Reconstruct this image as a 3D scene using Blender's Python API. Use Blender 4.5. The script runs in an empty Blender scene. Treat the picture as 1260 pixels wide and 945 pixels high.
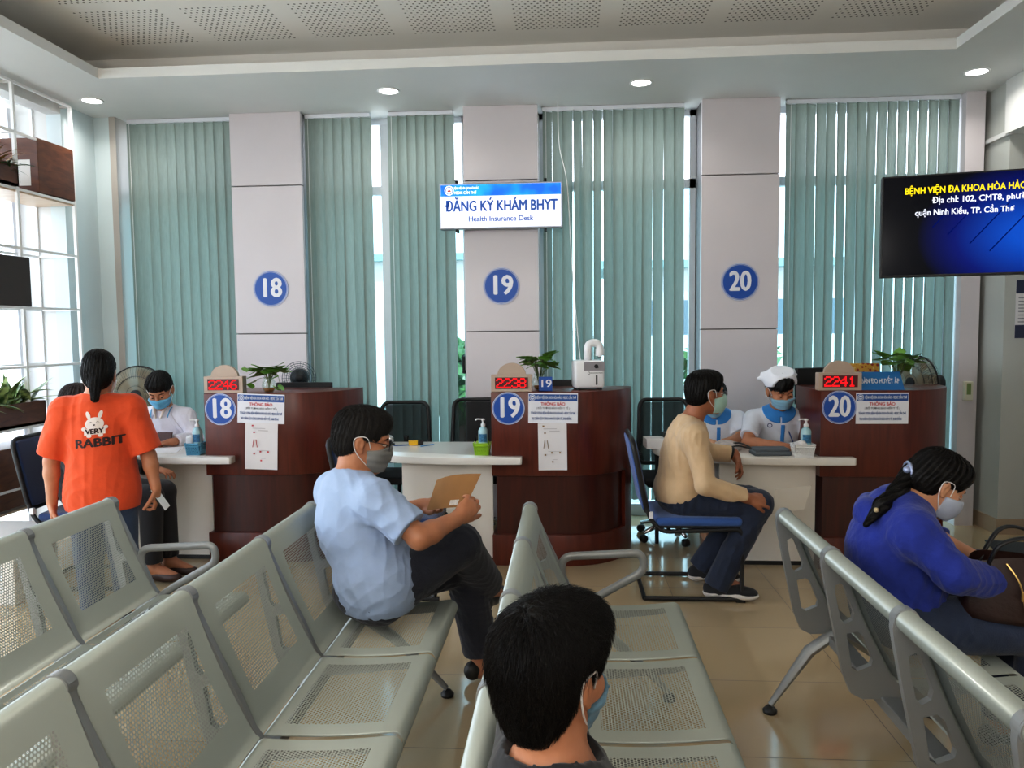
import bpy, bmesh, math, random
import numpy as np
from mathutils import Vector, Matrix, noise
from mathutils.bvhtree import BVHTree
random.seed(7); rng = np.random.default_rng(7)
scene = bpy.context.scene
COL = scene.collection
PI = math.pi

# ---------------------------------------------------------------- helpers
def lin(c):
    return tuple(((v/12.92) if v <= .04045 else ((v+.055)/1.055)**2.4) for v in c)
def rgb(r, g, b): return lin((r/255, g/255, b/255))
def V3(*a): return Vector(a)

def newmat(name):
    m = bpy.data.materials.new(name); m.use_nodes = True
    nt = m.node_tree
    return m, nt, nt.nodes['Principled BSDF'], nt.nodes['Material Output']
def mat(name, col, rough=.5, metal=0., spec=.5, var=0., scale=20., bump=0., bscale=60., stretch=(1,1,1), emit=None, estr=0., coat=0., sheen=0., sss=0.):
    m, nt, b, out = newmat(name)
    b.inputs['Base Color'].default_value = (*col, 1)
    b.inputs['Roughness'].default_value = rough
    b.inputs['Metallic'].default_value = metal
    b.inputs['Specular IOR Level'].default_value = spec
    if coat: b.inputs['Coat Weight'].default_value = coat; b.inputs['Coat Roughness'].default_value = .1
    if sheen: b.inputs['Sheen Weight'].default_value = sheen
    if sss:
        b.inputs['Subsurface Weight'].default_value = sss
        b.inputs['Subsurface Radius'].default_value = (.012, .005, .003)
        b.inputs['Subsurface Scale'].default_value = .6
    if emit: b.inputs['Emission Color'].default_value = (*emit, 1); b.inputs['Emission Strength'].default_value = estr
    N, L = nt.nodes, nt.links
    if var or bump:
        tc = N.new('ShaderNodeTexCoord'); mp = N.new('ShaderNodeMapping'); mp.inputs['Scale'].default_value = stretch
        L.new(tc.outputs['Object'], mp.inputs['Vector'])
    if var:
        nz = N.new('ShaderNodeTexNoise'); nz.inputs['Scale'].default_value = scale; nz.inputs['Detail'].default_value = 5
        L.new(mp.outputs[0], nz.inputs['Vector'])
        rp = N.new('ShaderNodeValToRGB'); e = rp.color_ramp.elements
        e[0].position = .3; e[1].position = .7
        e[0].color = (*[max(0, c*(1-var)) for c in col], 1); e[1].color = (*[min(1, c*(1+var)) for c in col], 1)
        L.new(nz.outputs['Fac'], rp.inputs['Fac']); L.new(rp.outputs['Color'], b.inputs['Base Color'])
    if bump:
        n2 = N.new('ShaderNodeTexNoise'); n2.inputs['Scale'].default_value = bscale; n2.inputs['Detail'].default_value = 3
        L.new(mp.outputs[0], n2.inputs['Vector'])
        bp = N.new('ShaderNodeBump'); bp.inputs['Strength'].default_value = bump; bp.inputs['Distance'].default_value = .01
        L.new(n2.outputs['Fac'], bp.inputs['Height']); L.new(bp.outputs['Normal'], b.inputs['Normal'])
    return m

def link(name, me, m=None, parent=None, smooth=False):
    o = bpy.data.objects.new(name, me); COL.objects.link(o)
    if m is not None:
        for mm in (m if isinstance(m, (list, tuple)) else [m]): me.materials.append(mm)
    if parent is not None: o.parent = parent
    if smooth and len(me.polygons):
        me.polygons.foreach_set('use_smooth', [True]*len(me.polygons))
    return o
def obj(name, bm, m=None, parent=None, smooth=False, auto=None):
    me = bpy.data.meshes.new(name); bmesh.ops.recalc_face_normals(bm, faces=bm.faces); 
    if auto is not None:
        for e in bm.edges:
            e.smooth = not (len(e.link_faces) != 2 or e.calc_face_angle(0) > auto)
        smooth = True
    bm.to_mesh(me); bm.free()
    return link(name, me, m, parent, smooth)
def tag(o, label=None, cat=None, group=None, kind=None):
    if label: o['label'] = label
    if cat: o['category'] = cat
    if group: o['group'] = group
    if kind: o['kind'] = kind
    return o
def empty(name, loc=(0,0,0), rz=0., label=None, cat=None, group=None):
    o = bpy.data.objects.new(name, None); COL.objects.link(o)
    o.location = loc; o.rotation_euler = (0, 0, rz); o.empty_display_size = .1
    return tag(o, label, cat, group)
def struct(name, bm, m, parent=None, **k):
    o = obj(name, bm, m, parent, **k); 
    if parent is None: o['kind'] = 'structure'
    return o
def copy_tree(o, parent=None):
    c = o.copy(); COL.objects.link(c)
    if parent is not None: c.parent = parent
    for ch in list(o.children): copy_tree(ch, c)
    return c

def bx(bm, x0, x1, y0, y1, z0, z1, bev=0., M=None, seg=2):
    t = bmesh.new()
    r = bmesh.ops.create_cube(t, size=1)
    for v in t.verts:
        v.co = Vector((x0+(v.co.x+.5)*(x1-x0), y0+(v.co.y+.5)*(y1-y0), z0+(v.co.z+.5)*(z1-z0)))
    if bev: bmesh.ops.bevel(t, geom=t.edges[:], offset=bev, segments=seg, profile=.5, affect='EDGES')
    merge(bm, t, M)
def merge(bm, t, M=None):
    if M is not None: bmesh.ops.transform(t, matrix=M, verts=t.verts)
    me = bpy.data.meshes.new('tmp'); t.to_mesh(me); t.free(); bm.from_mesh(me); bpy.data.meshes.remove(me)
def frames(pts):
    T = []
    n = len(pts)
    for i in range(n):
        a = pts[max(0, i-1)]; b = pts[min(n-1, i+1)]
        d = (b-a); T.append(d.normalized() if d.length > 1e-9 else Vector((0, 0, 1)))
    up = Vector((0, 0, 1)) if abs(T[0].z) < .9 else Vector((1, 0, 0))
    X = T[0].cross(up).normalized(); F = []
    for i in range(n):
        X = (X - T[i]*X.dot(T[i])).normalized(); Y = T[i].cross(X)
        F.append((X.copy(), Y))
    return F
def tube(bm, pts, r, seg=8, caps=True, closed=False, flat=1.):
    pts = [Vector(p) for p in pts]; n = len(pts)
    rr = r if isinstance(r, (list, tuple)) else [r]*n
    F = frames(pts) if not closed else frames(pts+[pts[0]])[:n]
    rings = []
    for p, (X, Y), q in zip(pts, F, rr):
        rings.append([bm.verts.new(p + X*(math.cos(2*PI*k/seg)*q) + Y*(math.sin(2*PI*k/seg)*q*flat)) for k in range(seg)])
    for i in range(n if closed else n-1):
        A, B = rings[i], rings[(i+1) % n]
        for k in range(seg): bm.faces.new((A[k], A[(k+1) % seg], B[(k+1) % seg], B[k]))
    if caps and not closed:
        bm.faces.new(rings[0][::-1]); bm.faces.new(rings[-1])
def spline(pts, n=6, closed=False):
    P = [Vector(p) for p in pts]; out = []; m = len(P)
    for i in range(m if closed else m-1):
        if closed: a, b, c, d = P[(i-1) % m], P[i], P[(i+1) % m], P[(i+2) % m]
        else: a, b, c, d = P[max(0, i-1)], P[i], P[i+1], P[min(m-1, i+2)]
        for k in range(n):
            t = k/n
            out.append(.5*((2*b)+(c-a)*t+(2*a-5*b+4*c-d)*t*t+(3*b-a-3*c+d)*t**3))
    if not closed: out.append(P[-1])
    return out
def fillet(pts, r=.03, n=4):
    P = [Vector(p) for p in pts]; out = [P[0]]
    for i in range(1, len(P)-1):
        a, b, c = P[i-1], P[i], P[i+1]
        u = (a-b); v = (c-b); q = min(r, u.length*.48, v.length*.48)
        s = b+u.normalized()*q; e = b+v.normalized()*q
        for k in range(n+1):
            t = k/n; out.append(s*(1-t)**2+b*2*t*(1-t)+e*t*t)
    out.append(P[-1]); return out
def lathe(bm, prof, seg=20, c=(0,0,0), M=None):
    t = bmesh.new(); rings = []
    for r, z in prof:
        rings.append([t.verts.new((r*math.cos(2*PI*k/seg), r*math.sin(2*PI*k/seg), z)) for k in range(seg)] if r > 1e-6 else [t.verts.new((0, 0, z))])
    for A, B in zip(rings, rings[1:]):
        if len(A) == 1 and len(B) == 1: continue
        for k in range(seg):
            a, b = k, (k+1) % seg
            if len(A) == 1: t.faces.new((A[0], B[b], B[a]))
            elif len(B) == 1: t.faces.new((A[a], A[b], B[0]))
            else: t.faces.new((A[a], A[b], B[b], B[a]))
    merge(bm, t, (M if M is not None else Matrix.Translation(c)))
def poly_fill(bm, loops, plane='xz', d0=0., d1=.02):
    """extruded flat shape with holes: loops of 2-D points"""
    t = bmesh.new(); ed = []
    def co(p, d):
        if plane == 'xz': return (p[0], d, p[1])
        if plane == 'xy': return (p[0], p[1], d)
        return (d, p[0], p[1])
    for lp in loops:
        vs = [t.verts.new(co(p, d0)) for p in lp]
        ed += [t.edges.new((vs[i], vs[(i+1) % len(vs)])) for i in range(len(vs))]
    r = bmesh.ops.triangle_fill(t, use_beauty=True, edges=ed)
    fs = [f for f in r['geom'] if isinstance(f, bmesh.types.BMFace)]
    if abs(d1-d0) > 1e-9:
        ex = bmesh.ops.extrude_face_region(t, geom=fs)
        vv = [v for v in ex['geom'] if isinstance(v, bmesh.types.BMVert)]
        dv = Vector(co((0, 0), d1-d0))
        bmesh.ops.translate(t, vec=dv, verts=vv)
    merge(bm, t)
def round_rect(x0, x1, z0, z1, r, n=4):
    o = []
    for cx, cz, a0 in ((x1-r, z1-r, 0), (x0+r, z1-r, 90), (x0+r, z0+r, 180), (x1-r, z0+r, 270)):
        for k in range(n+1):
            a = math.radians(a0+90*k/n); o.append((cx+r*math.cos(a), cz+r*math.sin(a)))
    return o
def circ(cx, cz, r, n=32): return [(cx+r*math.cos(2*PI*k/n), cz+r*math.sin(2*PI*k/n)) for k in range(n)]

# text as mesh; lies in local xz plane facing -y, left/center aligned at (0,0)
def text_mesh(s, size, width=None, align='CENTER', bold=0., ext=.0004, sx=1.):
    cu = bpy.data.curves.new('t', 'FONT'); cu.body = s; cu.size = size; cu.align_x = align; cu.align_y = 'CENTER'
    cu.extrude = ext; cu.resolution_u = 3
    o = bpy.data.objects.new('t', cu); COL.objects.link(o)
    dg = bpy.context.evaluated_depsgraph_get(); dg.update()
    me = bpy.data.meshes.new_from_object(o.evaluated_get(dg))
    bpy.data.objects.remove(o); bpy.data.curves.remove(cu)
    co = np.empty(len(me.vertices)*3); me.vertices.foreach_get('co', co); co = co.reshape(-1, 3)
    if len(co) and bold:
        b0 = bold*size*.75; base = bmesh.new(); base.from_mesh(me)
        for i_, (dx, dy) in enumerate(((b0, 0), (-b0, 0), (0, b0*.6), (0, -b0*.6))):
            q = me.copy(); q.transform(Matrix.Translation((dx, dy, .00012*(i_+1)))); base.from_mesh(q); bpy.data.meshes.remove(q)
        base.to_mesh(me); base.free()
        co = np.empty(len(me.vertices)*3); me.vertices.foreach_get('co', co); co = co.reshape(-1, 3)
    if len(co):
        if width:
            w = co[:, 0].max()-co[:, 0].min(); k = width/w if w > 0 else 1
            c = 0 if align != 'CENTER' else 0
            co[:, 0] *= k
        co[:, 0] *= sx
        co = np.stack([co[:, 0], -co[:, 2], co[:, 1]], 1)
        me.vertices.foreach_set('co', co.ravel()); me.update()
    return me
def add_me(bm, me, M): 
    t = bmesh.new(); t.from_mesh(me); bpy.data.meshes.remove(me); merge(bm, t, M)
def letter(bm, s, x, z, size, width=None, align='CENTER', bold=0., y=0., **k):
    add_me(bm, text_mesh(s, size, width, align, bold, **k), Matrix.Translation((x, y, z)))

# ------------------------------------------------------------- implicit surfaces
def cone(a, b, ra, rb=None, k=.02, cuts=None): return ('c', np.array(a, float), np.array(b, float), float(ra), float(ra if rb is None else rb), k, cuts)
def ell(c, r, R=None, k=.02, cuts=None): return ('e', np.array(c, float), np.array(r, float), (np.eye(3) if R is None else np.array(R, float)), None, k, cuts)
def sub(p): return ('s', p)
def infl(prims, e):
    o = []
    for p in prims:
        if p[0] == 'c': o.append(('c', p[1], p[2], p[3]+e, p[4]+e, p[5], p[6]))
        elif p[0] == 'e': o.append(('e', p[1], p[2]+e, p[3], None, p[5], p[6]))
        else: o.append(p)
    return o
def pbox(p):
    if p[0] == 'c':
        return np.minimum(p[1]-p[3], p[2]-p[4]), np.maximum(p[1]+p[3], p[2]+p[4])
    h = np.sqrt(((p[3]*p[2][None, :])**2).sum(1))
    return p[1]-h, p[1]+h
def pd(p, X, Y, Z):
    if p[0] == 'c':
        a, b = p[1], p[2]; ba = b-a; L = max(ba@ba, 1e-12)
        h = np.clip(((X-a[0])*ba[0]+(Y-a[1])*ba[1]+(Z-a[2])*ba[2])/L, 0, 1)
        d = np.sqrt((X-a[0]-h*ba[0])**2+(Y-a[1]-h*ba[1])**2+(Z-a[2]-h*ba[2])**2)-(p[3]+(p[4]-p[3])*h)
    else:
        R = p[3]; x, y, z = X-p[1][0], Y-p[1][1], Z-p[1][2]
        q = [x*R[0, i]+y*R[1, i]+z*R[2, i] for i in range(3)]
        r = p[2]
        k0 = np.sqrt(sum((q[i]/r[i])**2 for i in range(3))); k1 = np.sqrt(sum((q[i]/r[i]**2)**2 for i in range(3)))
        d = k0*(k0-1)/np.maximum(k1, 1e-6)
    if p[6]:
        for (c, n) in p[6]:
            d = np.maximum(d, (X-c[0])*n[0]+(Y-c[1])*n[1]+(Z-c[2])*n[2])
    return d.astype(np.float32)
class Field:
    def __init__(s, prims, res, post=None, bounds=None, pad=.03):
        pos = [p for p in prims if p[0] != 's']
        lo = np.min([pbox(p)[0] for p in pos], 0)-pad; hi = np.max([pbox(p)[1] for p in pos], 0)+pad
        if bounds is not None: lo = np.maximum(lo, bounds[0]); hi = np.minimum(hi, bounds[1])
        s.lo, s.res = lo, res; s.n = np.maximum(np.ceil((hi-lo)/res).astype(int)+1, 4)
        s.f = np.full(s.n, .07, np.float32)
        ax = [lo[i]+np.arange(s.n[i])*res for i in range(3)]; s.ax = ax
        for p in prims:
            neg = p[0] == 's'; q = p[1] if neg else p
            k = q[5]; b0, b1 = pbox(q); m = .035+k
            i0 = np.clip(np.floor((b0-m-lo)/res).astype(int), 0, s.n); i1 = np.clip(np.ceil((b1+m-lo)/res).astype(int)+1, 0, s.n)
            if np.any(i1 <= i0): continue
            sl = tuple(slice(i0[i], i1[i]) for i in range(3))
            X = ax[0][sl[0]][:, None, None]; Y = ax[1][sl[1]][None, :, None]; Z = ax[2][sl[2]][None, None, :]
            d = pd(q, X, Y, Z); f = s.f[sl]
            if neg:
                d = -d; h = np.maximum(k-np.abs(f-d), 0)/k; s.f[sl] = np.maximum(f, d)+h*h*k*.25
            else:
                h = np.maximum(k-np.abs(f-d), 0)/k; s.f[sl] = np.minimum(f, d)-h*h*k*.25
        if post is not None:
            s.f = post(s.f, ax[0][:, None, None], ax[1][None, :, None], ax[2][None, None, :]).astype(np.float32)
    def mesh(s):
        f = np.pad(s.f, 1, constant_values=.05); lo = s.lo-s.res
        S = f < 0; n = np.array(f.shape)
        cnt = np.zeros(n-1, np.uint8)
        for dx in (0, 1):
            for dy in (0, 1):
                for dz in (0, 1): cnt += S[dx:n[0]-1+dx, dy:n[1]-1+dy, dz:n[2]-1+dz]
        act = (cnt > 0) & (cnt < 8); I = np.argwhere(act)
        idx = np.full(n-1, -1, np.int32); idx[act] = np.arange(len(I))
        c = {}
        for dx in (0, 1):
            for dy in (0, 1):
                for dz in (0, 1): c[dx, dy, dz] = f[I[:, 0]+dx, I[:, 1]+dy, I[:, 2]+dz]
        acc = np.zeros((len(I), 3)); w = np.zeros(len(I))
        for a in range(3):
            o1, o2 = [q for q in range(3) if q != a]
            for u in (0, 1):
                for v in (0, 1):
                    k0 = [0, 0, 0]; k0[o1] = u; k0[o2] = v; k1 = list(k0); k1[a] = 1
                    A, B = c[tuple(k0)], c[tuple(k1)]; m = (A < 0) != (B < 0)
                    t = np.where(m, A/np.where(m, A-B, 1), 0)
                    p = np.zeros((len(I), 3)); p[:, o1] = u; p[:, o2] = v; p[:, a] = t
                    acc += p*m[:, None]; w += m
        vert = (I+acc/w[:, None])*s.res+lo
        Q = []
        for a in range(3):
            o1, o2 = [(1, 2), (2, 0), (0, 1)][a]
            sl0 = [slice(None)]*3; sl1 = [slice(None)]*3; sl0[a] = slice(0, n[a]-1); sl1[a] = slice(1, n[a])
            ch = S[tuple(sl0)] != S[tuple(sl1)]
            E = np.argwhere(ch); E = E[(E[:, o1] > 0) & (E[:, o2] > 0) & (E[:, o1] < n[o1]-1) & (E[:, o2] < n[o2]-1)]
            ins = S[E[:, 0], E[:, 1], E[:, 2]]
            d1 = np.zeros(3, int); d1[o1] = 1; d2 = np.zeros(3, int); d2[o2] = 1
            q = [idx[tuple((E-x).T)] for x in (d1*0, d1, d1+d2, d2)]
            q = np.stack(q, 1); q[~ins] = q[~ins][:, ::-1]
            Q.append(q[:, ::-1])
        return vert, np.concatenate(Q)
    def sample(s, P):
        g = np.clip(np.rint((P-s.lo)/s.res).astype(int), 1, s.n-2)
        return g
    def val(s, P):
        q = np.clip((P-s.lo)/s.res, 0, s.n-1.001); i = q.astype(int); t = q-i; r = 0
        for dx in (0, 1):
            for dy in (0, 1):
                for dz in (0, 1):
                    w = (t[:, 0] if dx else 1-t[:, 0])*(t[:, 1] if dy else 1-t[:, 1])*(t[:, 2] if dz else 1-t[:, 2])
                    r = r+w*s.f[i[:, 0]+dx, i[:, 1]+dy, i[:, 2]+dz]
        return r
    def grad(s, P):
        e = s.res; g = np.stack([s.val(P+d)-s.val(P-d) for d in np.eye(3)*e], 1)
        return g/np.maximum(np.linalg.norm(g, axis=1), 1e-9)[:, None]
def np_mesh(name, v, f):
    me = bpy.data.meshes.new(name); v = np.asarray(v, np.float32); f = np.asarray(f, np.int32)
    me.vertices.add(len(v)); me.vertices.foreach_set('co', v.ravel())
    me.loops.add(f.size); me.loops.foreach_set('vertex_index', f.ravel())
    me.polygons.add(len(f)); me.polygons.foreach_set('loop_start', np.arange(len(f), dtype=np.int32)*f.shape[1])
    me.update(calc_edges=True); me.validate(); return me
def wrinkle(v, amp, sc, seed=0, stretch=(1, 1, 1)):
    """soft cloth folds: a few warped ridged waves"""
    r = np.random.default_rng(seed); q = v*np.array(stretch)*sc*1.6; o = 0
    mod = .5+.5*np.sin(q@r.normal(size=3)*.35+r.uniform(0, 6))
    for i in range(6):
        d = r.normal(size=3)*np.array((1, 1, .9)); d /= np.linalg.norm(d); fq = r.uniform(.9, 2.4)
        warp = np.sin(q@r.normal(size=3)*.7+r.uniform(0, 6))*1.6+np.sin(q@r.normal(size=3)*1.7)*.5
        w = np.sin(q@d*fq*2.4+warp+r.uniform(0, 6)); ridge = 1-np.abs(w)**.8
        loc = .5+.5*np.sin(q@r.normal(size=3)*.5+r.uniform(0, 6))
        o = o+(ridge-.4)*loc/fq**.6
    return o*amp*(.35+.65*mod)*.85
def sdf_obj(name, prims, res, m, parent, off=(0, 0, 0), post=None, wr=None, bounds=None, keep=False):
    F = Field(prims, res, post, bounds); v, f = F.mesh()
    if wr:
        g = F.grad(v)*np.array((1, 1, .35)); v = v+g*wrinkle(v, *wr)[:, None]
    me = np_mesh(name, v-np.array(off), f)
    o = link(name, me, m, parent, True)
    return (o, F, v, f) if keep else o
# ---------------------------------------------------------------- camera
cam = bpy.data.cameras.new('camera'); co_ = bpy.data.objects.new('camera', cam); COL.objects.link(co_)
def set_cam(p, yaw, roll, f, h):
    B = np.array([[1,0,0],[0,0,-1],[0,1,0]], float)
    c, s = math.cos(yaw), math.sin(yaw); Y = np.array([[c,s,0],[-s,c,0],[0,0,1]])
    c, s = math.cos(p), math.sin(p); Pm = np.array([[1,0,0],[0,c,-s],[0,s,c]])
    c, s = math.cos(roll), math.sin(roll); Z = np.array([[c,-s,0],[s,c,0],[0,0,1]])
    R = Z@Pm@B@Y
    M = Matrix(((R[0][0], -R[1][0], -R[2][0], 0), (R[0][1], -R[1][1], -R[2][1], 0), (R[0][2], -R[1][2], -R[2][2], h), (0, 0, 0, 1)))
    co_.matrix_world = M
    cam.sensor_fit = 'HORIZONTAL'; cam.sensor_width = 36; cam.lens = f/1260*36; cam.clip_start = .05; cam.clip_end = 200
set_cam(.0696, .0710, -.01025, 950, 1.62)
scene.camera = co_
scene.view_settings.view_transform = 'Standard'; scene.view_settings.look = 'None'
scene.view_settings.exposure = 0.64
scene.view_settings.use_curve_mapping = True
cv = scene.view_settings.curve_mapping; cc_ = cv.curves[3]
cc_.points.new(.05, .036); cc_.points.new(.18, .162); cc_.points.new(.45, .46); cv.update()
scene.cycles.max_bounces = 10; scene.cycles.diffuse_bounces = 5; scene.cycles.transparent_max_bounces = 24
scene.cycles.glossy_bounces = 4; scene.cycles.transmission_bounces = 8
scene.cycles.sample_clamp_indirect = 4; scene.cycles.caustics_reflective = False; scene.cycles.caustics_refractive = False
scene.cycles.use_denoising = True; scene.cycles.use_adaptive_sampling = False

# ---------------------------------------------------------------- materials
M_wall = mat('wall paint', rgb(214,214,212), .6, var=.03, scale=2)
M_shaded_pillar = mat('pillar paint with shade darkening', rgb(184,186,181), .6, var=.03, scale=2)  # wall tone darkened: shade far from the windows put into the colour
M_cyanlit_wall = mat('wall paint with cyan light tint', rgb(208,221,224), .6, var=.03, scale=2)  # cyan cast of the window light painted into the wall colour
M_ceil = mat('ceiling board', rgb(236,233,228), .8, var=.02, scale=2)
M_soffit = mat('soffit paint', rgb(224,225,224), .7, var=.02, scale=2)
M_panel = mat('composite wall panel', rgb(206,200,203), .42, var=.015, scale=3)
M_groove = mat('panel groove', rgb(110,106,106), .7)
M_trim = mat('grey trim', rgb(176,170,164), .5)
M_alu = mat('aluminium window frame', rgb(225,228,235), .4, .1)
M_base = mat('tile baseboard', rgb(168,150,128), .3)
M_white = mat('white laminate', rgb(226,222,216), .25, var=.01, scale=4)
M_offw = mat('white metal', rgb(235,236,236), .4)
M_plast = mat('white plastic', rgb(232,232,234), .3)
M_black = mat('black plastic', rgb(22,22,24), .45)
M_chrome = mat('chrome', rgb(200,200,205), .18, 1.)
M_navy = mat('navy seat fabric', rgb(27,52,98), .85, var=.12, scale=200, bump=.25, bscale=500, sheen=.3)
M_blueseat = mat('blue seat fabric', rgb(52,92,158), .85, var=.12, scale=200, bump=.25, bscale=500, sheen=.3)
M_red = mat('red plastic', rgb(206,40,38), .5)
M_paper = mat('paper', rgb(222,219,220), .8, var=.02, scale=6)
M_ink = mat('ink', rgb(70,72,80), .7)
M_redink = mat('red print', rgb(190,34,40), .6)
M_blue = mat('sign blue', rgb(24,82,166), .4)
M_blueprint = mat('blue print', rgb(40,84,150), .5)
M_signwhite = mat('sign white', rgb(225,226,232), .4)
M_leaf = mat('leaf green', rgb(104,150,58), .4, var=.35, scale=14)
M_leaf2 = mat('dark leaf green', rgb(50,84,38), .45, var=.35, scale=14)
M_leaf3 = mat('autumn leaf', rgb(150,110,56), .5, var=.4, scale=30)
M_stem = mat('stem', rgb(90,104,56), .6)
M_soil = mat('soil', rgb(60,44,32), .9, var=.3, scale=60)

def wood_mat(name, c1, c2, rough, axis_scale):
    m, nt, b, out = newmat(name); N, L = nt.nodes, nt.links
    tc = N.new('ShaderNodeTexCoord'); mp = N.new('ShaderNodeMapping'); mp.inputs['Scale'].default_value = axis_scale
    L.new(tc.outputs['Object'], mp.inputs['Vector'])
    nz = N.new('ShaderNodeTexNoise'); nz.inputs['Scale'].default_value = 3; nz.inputs['Detail'].default_value = 8; nz.inputs['Distortion'].default_value = .6
    L.new(mp.outputs[0], nz.inputs['Vector'])
    rp = N.new('ShaderNodeValToRGB'); e = rp.color_ramp.elements; e[0].position = .3; e[1].position = .72
    e[0].color = (*c1, 1); e[1].color = (*c2, 1)
    L.new(nz.outputs['Fac'], rp.inputs['Fac']); L.new(rp.outputs['Color'], b.inputs['Base Color'])
    b.inputs['Roughness'].default_value = rough
    return m
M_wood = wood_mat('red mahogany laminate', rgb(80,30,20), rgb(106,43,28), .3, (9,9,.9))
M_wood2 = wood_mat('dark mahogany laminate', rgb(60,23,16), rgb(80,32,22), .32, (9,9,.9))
M_brown = wood_mat('brown stained wood', rgb(74,40,26), rgb(112,66,40), .4, (2,2,8))
M_pine = wood_mat('pale shelf board', rgb(206,176,150), rgb(224,198,176), .4, (2,8,8))

def floor_mat():
    m, nt, b, out = newmat('polished beige tile'); N, L = nt.nodes, nt.links
    tc = N.new('ShaderNodeTexCoord'); mp = N.new('ShaderNodeMapping')
    mp.inputs['Location'].default_value = (-1.28/.645, -2.87/.645, 0); mp.inputs['Scale'].default_value = (1/.645,)*3
    L.new(tc.outputs['Object'], mp.inputs['Vector'])
    br = N.new('ShaderNodeTexBrick'); br.offset = 0; br.squash = 1
    br.inputs['Scale'].default_value = 1; br.inputs['Brick Width'].default_value = 1; br.inputs['Row Height'].default_value = 1
    br.inputs['Mortar Size'].default_value = .0035; br.inputs['Mortar Smooth'].default_value = .3; br.inputs['Bias'].default_value = 0
    br.inputs['Color1'].default_value = (*rgb(190,170,138), 1); br.inputs['Color2'].default_value = (*rgb(184,164,133), 1)
    br.inputs['Mortar'].default_value = (*rgb(112,96,76), 1)
    L.new(mp.outputs[0], br.inputs['Vector'])
    nz = N.new('ShaderNodeTexNoise'); nz.inputs['Scale'].default_value = 2.4; nz.inputs['Detail'].default_value = 6
    L.new(tc.outputs['Object'], nz.inputs['Vector'])
    mx = N.new('ShaderNodeMixRGB'); mx.blend_type = 'MULTIPLY'; mx.inputs['Fac'].default_value = .25
    rp = N.new('ShaderNodeValToRGB'); rp.color_ramp.elements[0].color = (.7,.68,.64,1); rp.color_ramp.elements[1].color = (1,1,1,1)
    L.new(nz.outputs['Fac'], rp.inputs['Fac']); L.new(br.outputs['Color'], mx.inputs[1]); L.new(rp.outputs['Color'], mx.inputs[2])
    L.new(mx.outputs[0], b.inputs['Base Color'])
    rr = N.new('ShaderNodeMath'); rr.operation = 'MULTIPLY_ADD'; rr.inputs[1].default_value = .4; rr.inputs[2].default_value = .1
    L.new(br.outputs['Fac'], rr.inputs[0]); L.new(rr.outputs[0], b.inputs['Roughness'])
    b.inputs['Specular IOR Level'].default_value = .55
    return m
def glass_mat(name, tint, gloss=.06):
    m, nt, b, out = newmat(name); N, L = nt.nodes, nt.links
    N.remove(b)
    t = N.new('ShaderNodeBsdfTransparent'); t.inputs['Color'].default_value = (*tint, 1)
    g = N.new('ShaderNodeBsdfGlossy'); g.inputs['Roughness'].default_value = .02
    mx = N.new('ShaderNodeMixShader'); mx.inputs['Fac'].default_value = gloss
    L.new(t.outputs[0], mx.inputs[1]); L.new(g.outputs[0], mx.inputs[2]); L.new(mx.outputs[0], out.inputs['Surface'])
    return m
def emis_mat(name, col, s):
    m, nt, b, out = newmat(name); N, L = nt.nodes, nt.links; N.remove(b)
    e = N.new('ShaderNodeEmission'); e.inputs['Color'].default_value = (*col, 1); e.inputs['Strength'].default_value = s
    L.new(e.outputs[0], out.inputs['Surface']); return m
def blind_mat():
    m, nt, b, out = newmat('grey green blind fabric'); N, L = nt.nodes, nt.links; N.remove(b)
    tc = N.new('ShaderNodeTexCoord'); nz = N.new('ShaderNodeTexNoise'); nz.inputs['Scale'].default_value = 90
    mp = N.new('ShaderNodeMapping'); mp.inputs['Scale'].default_value = (1,1,.15); L.new(tc.outputs['Object'], mp.inputs['Vector']); L.new(mp.outputs[0], nz.inputs['Vector'])
    rp = N.new('ShaderNodeValToRGB'); rp.color_ramp.elements[0].color = (*rgb(130,139,133), 1); rp.color_ramp.elements[1].color = (*rgb(153,162,157), 1)
    L.new(nz.outputs['Fac'], rp.inputs['Fac'])
    d = N.new('ShaderNodeBsdfDiffuse'); t = N.new('ShaderNodeBsdfTranslucent'); t.inputs['Color'].default_value = (*rgb(152,164,156), 1)
    L.new(rp.outputs['Color'], d.inputs['Color'])
    mx = N.new('ShaderNodeMixShader'); mx.inputs['Fac'].default_value = .27
    L.new(d.outputs[0], mx.inputs[1]); L.new(t.outputs[0], mx.inputs[2]); L.new(mx.outputs[0], out.inputs['Surface'])
    return m
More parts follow.
